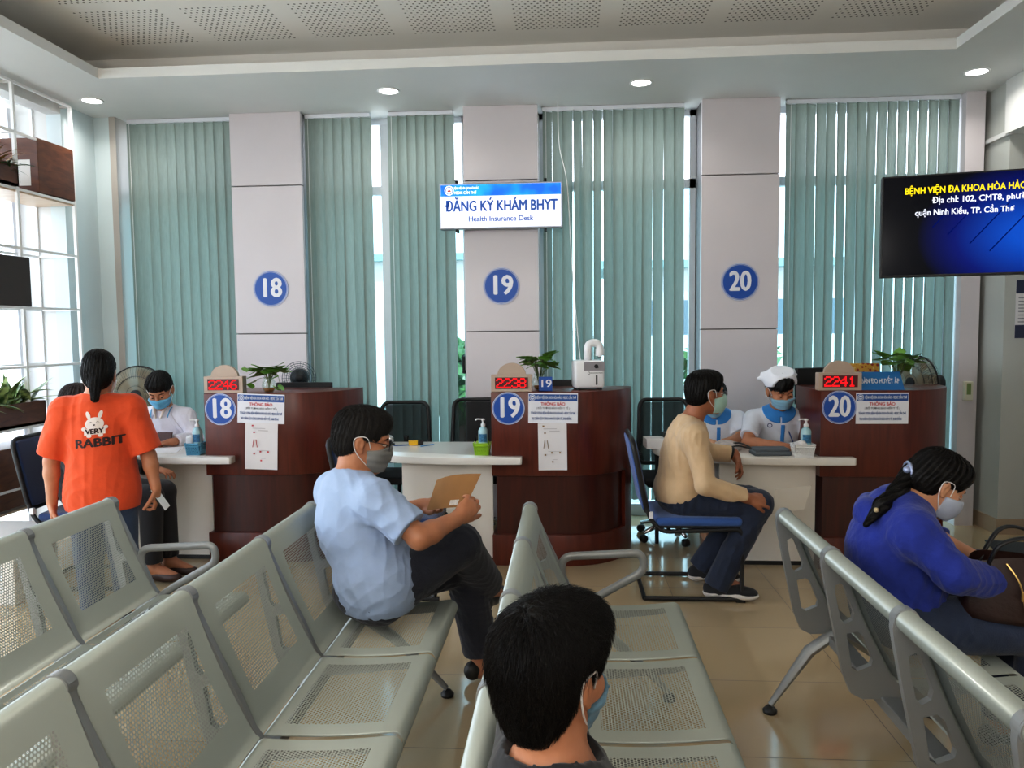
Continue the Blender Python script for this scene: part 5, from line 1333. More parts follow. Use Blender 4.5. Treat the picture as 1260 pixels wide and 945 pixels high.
def hair(h, prims, m, parent, off, res=.006, whorl=(0,-.05,.12), N=900, L=.05, r=.0011, post=None, name='hair', seed=1, amp=.0025, keep=None, lift=.002, jitter=.25, down=(0,0,-1)):
    F = Field(prims, res, post); v, f = F.mesh()
    if len(v) == 0: return None
    rel = (v-h.c)@h.R; 
    ang = np.arctan2(rel[:, 0], rel[:, 1]+.05*h.s)
    v2 = v+F.grad(v)*(amp*(np.sin(ang*26+rel[:, 2]*40)+.6*np.sin(ang*61+rel[:, 2]*90)))[:, None]
    if N:
        V, Fc = strands(F, v, h.w(whorl), N, L, r, None, seed, down=h.R@nrm(down), keep=keep, lift=lift, jitter=jitter)
        Fc = Fc+len(v2); v2 = np.concatenate([v2, V]); f = np.concatenate([f, Fc])
    return link(name, np_mesh(name, v2-np.array(off), f), m, parent, True)
def short_hair(h, fringe=.05, nape=-.06, thick=1., side=0.):
    P = [h.E((0,-.018,.045), (.083*thick,.104*thick,.086*thick), .03), h.E((0,-.05,-.01), (.072*thick,.066*thick,.075), .03), h.E((0,.035,.085), (.062,.06,.04*thick), .03)]
    P += [sub(h.E((0,.125,-.035), (.085,.072,.035+fringe), .015))]
    for x in (-1, 1): P += [sub(h.E((x*.095,.045,-.07), (.05,.066,.09), .02)), sub(h.E((x*.095,.0,-.045), (.03,.028,.045), .012))]
    return P, [h.plane((0,-.05,nape), (0,.45,-1))]
def cutpost(planes):
    def post(f, X, Y, Z):
        for c, n in planes: f = np.maximum(f, (X-c[0])*n[0]+(Y-c[1])*n[1]+(Z-c[2])*n[2])
        return f
    return post
def person(loc, lab): return empty('person', loc, 0, lab, 'person')
def project_mesh(me, origin, Rx, Rz, dirv, v, f, off, lift=.002):
    """lay flat lettering (local xz) on a curved garment"""
    bv = BVHTree.FromPolygons([tuple(p) for p in v], [tuple(q) for q in f])
    t = bmesh.new(); t.from_mesh(me); bpy.data.meshes.remove(me)
    bmesh.ops.triangulate(t, faces=t.faces)
    for _ in range(2):
        ed = [e for e in t.edges if e.calc_length() > .012]
        if ed: bmesh.ops.subdivide_edges(t, edges=ed, cuts=1)
    bmesh.ops.triangulate(t, faces=t.faces)
    for q in t.verts:
        p = Vector(origin)+Vector(Rx)*q.co.x+Vector(Rz)*q.co.z; d = Vector(dirv)
        hit = bv.ray_cast(p-d*.5, d)
        q.co = ((hit[0]-d*(lift-q.co.y*.2)) if hit[0] else p)-Vector(off)
    return t
A_ = lambda *a: np.array(a, float)

# --- 1 woman in the orange shirt, standing with her back to the camera
def orange_woman():
    L = (-2.56, 4.0, 0); r = person(L, 'woman in an orange rabbit t-shirt standing with her back turned'); s = 1.03
    J = dict(neck=(-2.575,4.02,1.285), chest=(-2.57,4.03,1.075), pel=(-2.56,4.03,.76), shl=(-2.745,4.03,1.205), shr=(-2.385,4.03,1.21), ell=(-2.835,4.05,.935), wrl=(-2.835,4.02,.72), elr=(-2.30,4.05,.94), wrr=(-2.262,4.02,.765),
             hil=(-2.65,4.03,.70), hir=(-2.47,4.03,.70), knl=(-2.65,4.02,.42), knr=(-2.46,4.02,.42), anl=(-2.65,4.05,.09), anr=(-2.455,4.05,.09))
    J['shl'], J['shr'] = J['shl'], J['shr']
    # facing +y : her left is -x
    h = Head((-2.545,4.02,1.40), (-.02,1,-.16), (0,0,1), 1.04)
    T, Rc, Rp = torso(J, 0, .02, 1., s)
    B = h.skull()+h.neck(J['neck'])+T+arm(J,'l',0,s)+arm(J,'r',0,s)+leg(J,'l',0,s)+leg(J,'r',0,s)
    B += hand(J['wrl'], (0.05,.1,-1), (1,.1,0), -1, .35, s) + hand(J['wrr'], (.02,.18,-1), (-1,.2,0), 1, .55, s)
    for q in 'lr': B += [cone(J['an'+q], A_(*J['an'+q])+A_(0,.16,-.055), .042, .03, .03)]
    body = sdf_obj('body', B, .006, M_skin, r, L)
    T2, _, _ = torso(J, .02, .035, 1.06, s); hem = [(A_(0,0,.67), A_(0,0,-1.))]
    low = [ell((-2.56,4.03,.72), (.195,.15,.32), None, .08)]
    P = T2+low+sleeve(J,'l',.88,.028,s,.02)+sleeve(J,'r',.88,.028,s,.02)
    def post(f, X, Y, Z):
        f = np.maximum(f, .668-Z+.0*X); return np.maximum(f, -(np.sqrt((X+2.565)**2+(Y-4.035)**2+(Z-1.335)**2)-.085))
    o, F, v, f = sdf_obj('t_shirt', P, .007, cloth('orange cotton', rgb(214,80,34), .06, bump=.3), r, L, post=post, wr=(.008, 9, 3, (1,1,.8)), keep=True)
    m = cloth('shirt print', rgb(52,30,30), 0, bump=0); mw = cloth('white print', rgb(226,214,208), 0, bump=0)
    t = project_mesh(text_mesh('RABBIT', .064, .262, bold=.06, ext=0), (-2.535,4,1.045), (1,0,.07), (0,0,1), (0,1,0), v, f, L); obj('shirt_lettering', t, m, o)
    def shape(loops):
        q = bmesh.new(); poly_fill(q, loops, d0=0, d1=0); me = bpy.data.meshes.new('s'); q.to_mesh(me); q.free(); return me
    def el(cx, cz, a, b, rot=0, n=26): return [(cx+a*math.cos(2*PI*k/n)*math.cos(rot)-b*math.sin(2*PI*k/n)*math.sin(rot), cz+a*math.cos(2*PI*k/n)*math.sin(rot)+b*math.sin(2*PI*k/n)*math.cos(rot)) for k in range(n)]
    org = (-2.555,4,1.135); ax = ((1,0,.07), (0,0,1), (0,1,0)); 
    t = bmesh.new()
    for lp in (el(0,.01,.05,.036), el(-.032,.058,.011,.022,.35), el(.032,.058,.011,.022,-.35), el(-.058,-.012,.012,.01), el(.058,-.012,.012,.01), [(-.056,-.012),(-.056,-.046),(.056,-.046),(.056,-.012)], el(-.03,-.052,.014,.009), el(.03,-.052,.014,.009)):
        merge(t, project_mesh(shape([lp]), org, *ax, v, f, L, .0025))
    obj('rabbit_print', t, mw, o)
    t = bmesh.new()
    for x in (-.018, .018): merge(t, project_mesh(shape([[(x-.012,.016),(x,.021),(x+.012,.016),(x,.024)]]), org, *ax, v, f, L, .0045))
    merge(t, project_mesh(shape([el(0,.005,.005,.004)]), org, *ax, v, f, L, .0045)); merge(t, project_mesh(shape([[(-.011,-.003),(0,-.008),(.011,-.003),(0,-.005)]]), org, *ax, v, f, L, .0045))
    merge(t, project_mesh(text_mesh('VERY', .036, .1, bold=.07, ext=0), (-2.555,4,1.135-.029), *ax, v, f, L, .0045)); obj('print_lettering', t, m, o)
    P = [ell((-2.56,4.03,.74), (.165,.125,.11), None, .05)]+trouser_leg(J,'l',.97,.016,s)+trouser_leg(J,'r',.97,.016,s)
    sdf_obj('jeans', P, .008, cloth('blue denim', rgb(46,66,96), .12, bscale=200), r, L, wr=(.004, 12, 5))
    for q in 'lr': shoe(A_(*J['an'+q]), A_(J['an'+q][0], J['an'+q][1]+.15, .022), M_black, r, L, None, 'sandal', .95, True)
    P, pl = short_hair(h, .045, -.055, 1.04); P += [h.E((0,-.06,.0), (.07,.055,.07), .03), h.E((0,-.095,-.045), (.03,.03,.045), .02), h.C((0,-.105,-.06), (.0,-.105,-.13), .03, .022, .02)]
    hair(h, P, M_hair, r, L, whorl=(0,-.02,.13), N=900, L=.06, down=(0,-.6,-1))
    P = [h.C((0,-.098,-.052), (0,-.1,-.058), .0285, .0285, .005)]
    sdf_obj('hair_tie', P, .006, M_black, r, L)
    mask(h, r, L, cloth('pale mask', rgb(206,212,216), 0, bump=0), loops=True)
    r.rotation_euler.z = .32; r.scale = (.91, .93, 1); r.location.x += .02
    p = empty('phone', (-2.275,4.115,.70), 0, 'black and white phone held low in the orange shirt woman\'s hand', 'phone')
    t = bmesh.new(); M = Matrix.Rotation(-.5,4,'Y')@Matrix.Rotation(.2,4,'X'); bx(t, -.006, .004, -.035, .035, -.07, .07, .003, M=M); obj('casing', t, M_black, p)
    t = bmesh.new(); bx(t, .004, .006, -.033, .033, -.068, .068, .0005, M=M); obj('screen_side', t, M_offw, p)
orange_woman()

# --- 2 person sitting behind her on the navy chair, dark clothes
def hidden_patient():
    L = (-3.05, 4.78, 0); r = person(L, 'person in dark clothes seated on the navy chair, mostly hidden by the orange shirt woman')
    J = dict(neck=(-3.20,4.80,1.02), chest=(-3.20,4.80,.82), pel=(-3.16,4.80,.60), shl=(-3.17,4.98,.96), shr=(-3.17,4.62,.96), ell=(-3.02,5.06,.72), wrl=(-2.8,5.02,.70), elr=(-3.04,4.56,.70), wrr=(-2.83,4.60,.64), hil=(-3.10,4.89,.585), hir=(-3.10,4.71,.585), knl=(-2.68,4.90,.57), knr=(-2.68,4.74,.57), anl=(-2.66,4.9,.10), anr=(-2.70,4.76,.10))
    h = Head((-3.17,4.80,1.165), (1,.1,-.25), (0,0,1), 1.02)
    T, Rc, Rp = torso(J); B = h.skull()+h.neck(J['neck'])+T+arm(J,'l')+arm(J,'r')+leg(J,'l')+leg(J,'r')+hand(J['wrl'], (1,-.1,-.15), (0,0,-1), -1, .3)+hand(J['wrr'], (1,.2,-.2), (0,0,-1), 1, .3)
    for q in 'lr': B += [cone(J['an'+q], A_(*J['an'+q])+A_(.15,0,-.06), .04, .03, .03)]
    sdf_obj('body', B, .007, M_skin, r, L)
    T, _, _ = torso(J, .015); dk = cloth('black cotton', rgb(30,30,34), .1)
    sdf_obj('shirt', T+sleeve(J,'l',1.7,.012)+sleeve(J,'r',1.7,.012), .008, dk, r, L, wr=(.004,10,1))
    sdf_obj('trousers', [ell(J['pel'], (.14,.18,.12), None, .05)]+trouser_leg(J,'l',.92,.014)+trouser_leg(J,'r',.92,.014), .008, dk, r, L)
    for q in 'lr': shoe(A_(*J['an'+q]), A_(J['an'+q][0]+.15, J['an'+q][1], .022), mat('brown leather '+q, rgb(58,36,28), .5), r, L, None, 'shoe', .95, True)
    P, pl = short_hair(h, .05, -.07, 1.07); P += [h.E((0,-.08,-.04), (.075,.05,.09), .03)]
    hair(h, P, M_hairb, r, L, N=700, L=.06)
    mask(h, r, L, M_paper, loops=False)
hidden_patient()

def seated_staff(L, lab, J, h, skinm, coat, hairm, extra, sl, hands, maskm):
    r = person(L, lab)
    T, Rc, Rp = torso(J); B = h.skull()+h.neck(J['neck'], .05)+T+arm(J,'l')+arm(J,'r')+leg(J,'l')+leg(J,'r')+hands
    for q in 'lr': B += [cone(J['an'+q], A_(*J['an'+q])+A_(0,-.15,-.06), .04, .03, .03)]
    sdf_obj('body', B, .006, skinm, r, L)
    T, _, _ = torso(J, .014); P = T+sleeve(J,'l',sl,.014,1,.008)+sleeve(J,'r',sl,.014,1,.008)
    nk = A_(*J['neck'])+A_(0,-.03,.035)
    def post(f, X, Y, Z): return np.maximum(f, -(np.sqrt((X-nk[0])**2+(Y-nk[1])**2+(Z-nk[2])**2)-.066))
    o, F, v, f = sdf_obj(extra.get('top', 'tunic'), P, .0065, coat, r, L, post=post, wr=(.004, 11, 2), keep=True)
    sdf_obj('trousers', [ell(J['pel'], (.18,.14,.12), None, .05)]+trouser_leg(J,'l',.95,.014)+trouser_leg(J,'r',.95,.014), .009, extra['trousers'], r, L)
    for q in 'lr': shoe(A_(*J['an'+q]), A_(J['an'+q][0], J['an'+q][1]-.15, .022), extra['shoe'], r, L, None, extra.get('shoename', 'shoe'), .95, True)
    eyes(h, r, L, -.005, skinm); brows(h, r, L, hairm)
    mask(h, r, L, maskm, top=-.02, low=-.105)
    def patch(name, e, m, post2, parent=o, res=.005, prims=None):
        return sdf_obj(name, infl(prims or P, e), res, m, parent, L, post=post2)
    return r, o, P, v, f, patch
# --- 3 worker in a white coat behind desk 18
def coat_man():
    L = (-3.2, 5.95, 0)
    J = dict(neck=(-3.165,5.85,1.045), chest=(-3.18,5.90,.85), pel=(-3.20,6.0,.60), shl=(-3.00,5.87,.965), shr=(-3.35,5.87,.965), ell=(-2.915,5.84,.80), wrl=(-2.985,5.615,.80), elr=(-3.43,5.80,.79), wrr=(-3.20,5.62,.80), hil=(-3.12,5.98,.585), hir=(-3.28,5.98,.585), knl=(-3.1,5.58,.57), knr=(-3.3,5.58,.57), anl=(-3.1,5.62,.10), anr=(-3.3,5.62,.10))
    h = Head((-3.145,5.76,1.185), (.22,-1,-.62), (0,-.3,1), 1.1)
    H = hand(J['wrl'], (-.95,-.35,-.08), (0,-.1,-1), 1, .22, 1.05)+hand(J['wrr'], (.9,-.4,-.06), (0,-.1,-1), -1, .2, 1.05)
    wh = cloth('white coat cotton', rgb(222,220,230), .02)
    r, o, P, v, f, patch = seated_staff(L, 'masked man in a white coat looking down behind the desk at counter 18', J, h, M_skin, wh, M_hair, dict(top='white_coat', trousers=cloth('dark trousers', rgb(40,42,50)), shoe=M_black), 1.86, H, cloth('blue mask', rgb(104,172,206), .02, bump=0))
    nk = A_(-3.16,5.80,1.02)
    def post(f, X, Y, Z):  # lapels and collar
        d = np.abs(np.abs(X-nk[0])-(1.05-Z)*.55-.035)-.017
        return np.maximum(np.maximum(f, d), np.maximum(Z-1.06, np.maximum(.83-Z, Y-5.86)))
    patch('collar', .006, wh, post)
    P2 = [cone((-3.165+x*.045,5.775,1.045), (-3.165+x*.02,5.75,.97), .014, .008, .01) for x in (-1, 1)]
    sdf_obj('shirt_collar', P2, .005, cloth('cream shirt', rgb(226,216,206)), o, L)
    t = bmesh.new(); merge(t, project_mesh((lambda q: q)(circle_mesh(.013, .009)), (-3.045,5.7,.90), (1,0,0), (0,0,1), (0,1,0), v, f, L, .003)); obj('badge', t, mat('navy badge', rgb(40,50,90), .6), o)
    Pn, pl = short_hair(h, .046, -.06, 1.02); Pn += [h.E((0.0,.062,.085), (.062,.04,.032), .03)]
    hair(h, Pn, M_hair, r, L, N=1000, L=.05, r=.0014)
    lan = bmesh.new()
    for x in (-1, 1): tube(lan, spline([A_(-3.16+x*.06,5.87,1.05)-L, A_(-3.16+x*.075,5.79,1.03)-L, A_(-3.16+x*.066,5.755,.97)-L], 5), .005, 6)
    obj('lanyard', lan, mat('blue lanyard', rgb(90,160,200), .6), r)
    t = bmesh.new(); tube(t, [A_(-2.968+.031*math.cos(a)*.9,5.66+.031*math.cos(a)*.3,.80+.031*math.sin(a))-L for a in np.linspace(0, 2*PI, 16)[:-1]], .006, 5, closed=True); obj('watch', t, M_black, r)
    w_ = empty('wallet', (-3.05, 5.60, DZ+.03), 0, 'dark brown wallet held upright on the desk by the white coat man', 'wallet')
    t = bmesh.new(); bx(t, -.06, .06, 0, .012, 0, .085, .004, M=Matrix.Rotation(-.35,4,'X')); obj('cover', t, mat('brown leather', rgb(74,40,34), .5, var=.1, scale=30), w_)
def circle_mesh(R1, R2):
    q = bmesh.new(); poly_fill(q, [circ(0,0,R1,20), circ(0,0,R2,20)], d0=0, d1=0); me = bpy.data.meshes.new('c'); q.to_mesh(me); q.free(); return me
coat_man()

M_nw = cloth('white nurse cotton', rgb(216,220,230), .02); M_nb = cloth('blue trim cotton', rgb(56,136,206), .03); M_nmask = cloth('light blue mask', rgb(140,184,208), .02, bump=0)
def nurse_trim(o, P, patch, nx, ny, nz, depth=.085):
    def post(f, X, Y, Z):
        d = np.sqrt((X-nx)**2+(Y-ny)**2+((Z-nz)*1.15)**2); gap = .012-np.abs(X-nx)-(Z-(nz-.09))*.25
        f = np.maximum(f, d-.118); return np.maximum(f, np.minimum(gap, (ny-.02)-Y+ .2) if False else np.where(Y < ny-.02, np.where(Z < nz-.04, .006-np.abs(X-nx), -1.), -1.))
    patch('collar', .007, M_nb, post)
    def post2(f, X, Y, Z): return np.maximum(np.maximum(f, np.abs(X-nx-.015)-.014), np.maximum(Y-(ny-.03), np.maximum(nz-.30-Z, Z-(nz-.1))))
    patch('placket', .004, M_nb, post2)
# --- 4 nurse writing behind desk 20
def nurse():
    L = (1.58, 5.86, 0)
    J = dict(neck=(1.535,5.72,1.03), chest=(1.555,5.78,.845), pel=(1.59,5.92,.60), shl=(1.705,5.74,.95), shr=(1.365,5.74,.95), ell=(1.79,5.62,.79), wrl=(1.62,5.46,.79), elr=(1.285,5.57,.80), wrr=(1.475,5.435,.80), hil=(1.67,5.9,.585), hir=(1.51,5.9,.585), knl=(1.68,5.5,.57), knr=(1.5,5.5,.57), anl=(1.68,5.56,.10), anr=(1.5,5.56,.10))
    h = Head((1.52,5.62,1.175), (.18,-1,-.42), (-.05,-.25,1), 1.1)
    H = hand(J['wrr'], (.93,-.3,-.05), (0,.25,-1), 1 if False else -1, .6, .95)+hand(J['wrl'], (-.8,-.55,-.06), (0,-.1,-1), 1, .25, .95)
    r, o, P, v, f, patch = seated_staff(L, 'nurse in a white cap and blue collar writing behind the desk at counter 20', J, h, M_skin, M_nw, M_hair, dict(top='nurse_tunic', trousers=M_nw, shoe=M_black), .72, H, M_nmask)
    nurse_trim(o, P, patch, 1.535, 5.70, 1.02)
    t = project_mesh(circle_mesh(.017, .012), (1.46,5.6,.915), (1,0,0), (0,0,1), (0,1,0), v, f, L, .004); obj('badge', t, mat('navy badge 2', rgb(50,60,110), .6), o)
    Pn, pl = short_hair(h, .036, -.05, 1.0); Pn += [h.E((0,-.10,-.02), (.05,.035,.05), .03), h.E((.02,.072,.055), (.05,.03,.03), .02)]
    hair(h, Pn, M_hair, r, L, N=800, L=.04)
    # folded cap
    W_ = h.plane
    Pc = [h.E((0,-.012,.062), (.102,.112,.088), .01), h.E((0,-.01,.11), (.085,.075,.05), .02)]
    for x in (-1, 1): Pc += [h.C((x*.075,-.04,.075), (x*.125,-.06,.068), .028, .010, .03), h.C((x*.08,-.04,.10), (x*.105,-.06,.10), .02, .010, .03)]
    planes = [W_((0,.07,.062), (0,.42,-1)), W_((0,.062,.09), (0,1,-.25)), W_((0,-.02,.138), (0,.12,1))]
    o2 = sdf_obj('nurse_cap', Pc, .0045, cloth('starched white cap', rgb(232,234,242), .01, bump=0), r, L, post=cutpost(planes))
    p = empty('pen', (1.555,5.39,.835), 0, 'pen held in the writing nurse\'s right hand', 'pen'); t = bmesh.new(); tube(t, [(.02,0,-.065), (.015,0,-.055), (-.03,.02,.07)], [.001,.004,.004], 8); obj('barrel', t, mat('dark blue pen', rgb(34,70,130), .4), p)
    t = bmesh.new()
    for x in (-1, 1): bmesh.ops.create_uvsphere(t, u_segments=8, v_segments=6, radius=.006, matrix=Matrix.Translation(Vector(h.w((x*.088,-.004,-.036))-np.array(L))))
    obj('earring', t, M_offw, r, True)
nurse()
# --- 5 second nurse, hidden behind the beige man
def nurse2():
    L = (1.12, 5.95, 0)
    J = dict(neck=(1.105,5.86,.985), chest=(1.12,5.90,.82), pel=(1.12,6.0,.60), shl=(1.275,5.88,.93), shr=(.96,5.88,.93), ell=(1.285,5.76,.80), wrl=(1.13,5.60,.80), elr=(.92,5.74,.79), wrr=(1.02,5.58,.80), hil=(1.2,5.98,.585), hir=(1.04,5.98,.585), knl=(1.2,5.62,.57), knr=(1.04,5.6,.57), anl=(1.16,5.72,.10), anr=(1.03,5.78,.10))
    h = Head((1.085,5.76,1.10), (-.1,-1,-.6), (0,-.3,1), 1.02)
    H = hand(J['wrl'], (-.85,-.5,-.05), (0,-.1,-1), 1, .25, .95)+hand(J['wrr'], (.7,-.6,-.05), (0,-.1,-1), -1, .25, .95)
    r, o, P, v, f, patch = seated_staff(L, 'second nurse in white with a blue collar, mostly hidden behind the beige shirt man', J, h, M_skin2, M_nw, M_hair, dict(top='nurse_tunic', trousers=cloth('white trousers', rgb(214,212,214)), shoe=mat('tan slipper', rgb(150,110,84), .6), shoename='slipper'), .75, H, M_nmask)
    nurse_trim(o, P, patch, 1.105, 5.84, .985)
    Pn, pl = short_hair(h, .036, -.05, 1.04); hair(h, Pn, M_hair, r, L, N=400, L=.04)
nurse2()

# --- 6 man in the beige shirt on the blue chair
def beige_man():
    L = (.78, 4.77, 0); r = person(L, 'man in a beige long sleeved shirt and jeans sitting on the blue chair'); s = 1.07
    J = dict(neck=(.765,4.765,1.065), chest=(.715,4.765,.87), pel=(.70,4.77,.60), shr=(.745,4.575,.985), shl=(.79,4.945,.985), elr=(.795,4.48,.715), wrr=(1.055,4.54,.625), ell=(.90,5.09,.815), wrl=(1.085,5.06,.80), hir=(.72,4.675,.585), hil=(.72,4.865,.585), knr=(1.135,4.62,.575), knl=(1.13,4.85,.55), anr=(.905,4.60,.12), anl=(.86,4.88,.135))
    h = Head((.845,4.765,1.225), (1,.32,-.03), (0,0,1), 1.08)
    T, Rc, Rp = torso(J, 0, .02, 1, s)
    B = h.skull()+h.neck(J['neck'], .056)+T+arm(J,'l',0,s)+arm(J,'r',0,s)+leg(J,'l',0,s)+leg(J,'r',0,s)
    B += hand(J['wrr'], (1,.12,-.16), (.0,.75,-.65), 1, .55, 1.08, curls=[.35,.6,.75,.8], thumb=(.9,.3,.35))+hand(J['wrl'], (.42,-.12,-1), (-.9,0,-.35), -1 if False else 1, .3, 1.08)
    B += [cone(J['anr'], A_(*J['anr'])+A_(.15,0,-.07), .045, .03, .03), cone(J['anl'], A_(*J['anl'])+A_(.13,0,-.08), .045, .03, .03)]
    sdf_obj('body', B, .0055, M_skin3, r, L)
    T2, _, _ = torso(J, .017, .03, 1.02, s); nk = A_(.79,4.765,1.10)
    P = T2+sleeve(J,'l',1.88,.013,s,.008)+sleeve(J,'r',1.9,.013,s,.008)+[ell((.70,4.77,.64), (.16,.20,.12), None, .06)]
    def post(f, X, Y, Z):
        f = np.maximum(f, -(np.sqrt((X-nk[0])**2+(Y-nk[1])**2+(Z-nk[2])**2)-.078)); return np.maximum(f, np.maximum(.585+.12*(X-.7)-Z, -.05*X-10))
    o = sdf_obj('long_sleeve_shirt', P, .0062, cloth('beige cotton', rgb(206,178,144), .05), r, L, post=post, wr=(.008, 10, 4, (1,1,.8)))
    den = cloth('dark denim', rgb(26,37,60), .18, bscale=220)
    sdf_obj('jeans', [ell((.70,4.77,.60), (.155,.195,.13), None, .05)]+trouser_leg(J,'l',1.08,.016,s,.008)+trouser_leg(J,'r',1.1,.016,s,.008), .007, den, r, L, wr=(.007, 12, 6))
    sol = mat('white sole', rgb(214,208,204), .6); bs = cloth('black knit shoe', rgb(24,24,28), .1, bscale=200)
    shoe(J['anr'], (1.06,4.575,.03), bs, r, L, sol, 'sneaker', 1.08); shoe((.86,4.88,.1), (1.0,4.86,.04), bs, r, L, sol, 'sneaker', 1.08)
    Pn, pl = short_hair(h, .052, -.06, 1.03)
    hair(h, Pn, M_hair, r, L, post=cutpost(pl), N=2500, L=.03, r=.0009, lift=.004, jitter=.4)
    eyes(h, r, L); brows(h, r, L, M_hair)
    mask(h, r, L, cloth('mint mask', rgb(168,200,190), .02, bump=0), shape='cup', loop_m=M_paper)
    t = bmesh.new(); c = A_(1.065,5.063,.808); a1, a2 = nrm((0,1,.1)), nrm((.3,0,1)); tube(t, [c+(a1*math.cos(a)+a2*math.sin(a))*.036-L for a in np.linspace(0,2*PI,18)[:-1]], .008, 6, closed=True); obj('watch', t, M_black, r)
    gl = bmesh.new(); 
    for x in (-1, 1): tube(gl, [Vector(h.w((x*.032+.018*math.cos(a), .104, .0+.013*math.sin(a))))-Vector(L) for a in np.linspace(0,2*PI,18)[:-1]], .0013, 5, closed=True); tube(gl, [Vector(h.w(q))-Vector(L) for q in ((x*.05,.102,.004), (x*.074,.05,.008), (x*.083,-.01,.012))], .0013, 5)
    obj('spectacles', gl, M_chrome, r)
    p = empty('paper_sheet', (1.205,4.60,.585), 0, 'translucent sheet of paper held by the beige shirt man over his knee', 'paper')
    t = bmesh.new(); rows = []
    for i in range(7):
        rows.append([t.verts.new((.0+.2*i/6+.03*j/5, .02+.05*math.sin(i/3+j*.4)*.4, -.075+.15*j/5+.03*i/6)) for j in range(6)])
    for A, B2 in zip(rows, rows[1:]):
        for j in range(5): t.faces.new((A[j], A[j+1], B2[j+1], B2[j]))
    m, nt, b, out = newmat('thin paper'); N, L2 = nt.nodes, nt.links; b.inputs['Base Color'].default_value = (*rgb(206,200,190), 1)
    tr = N.new('ShaderNodeBsdfTransparent'); mx = N.new('ShaderNodeMixShader'); mx.inputs['Fac'].default_value = .2; L2.new(b.outputs[0], mx.inputs[1]); L2.new(tr.outputs[0], mx.inputs[2]); L2.new(mx.outputs[0], out.inputs['Surface'])
    obj('page', t, m, p, True)
beige_man()

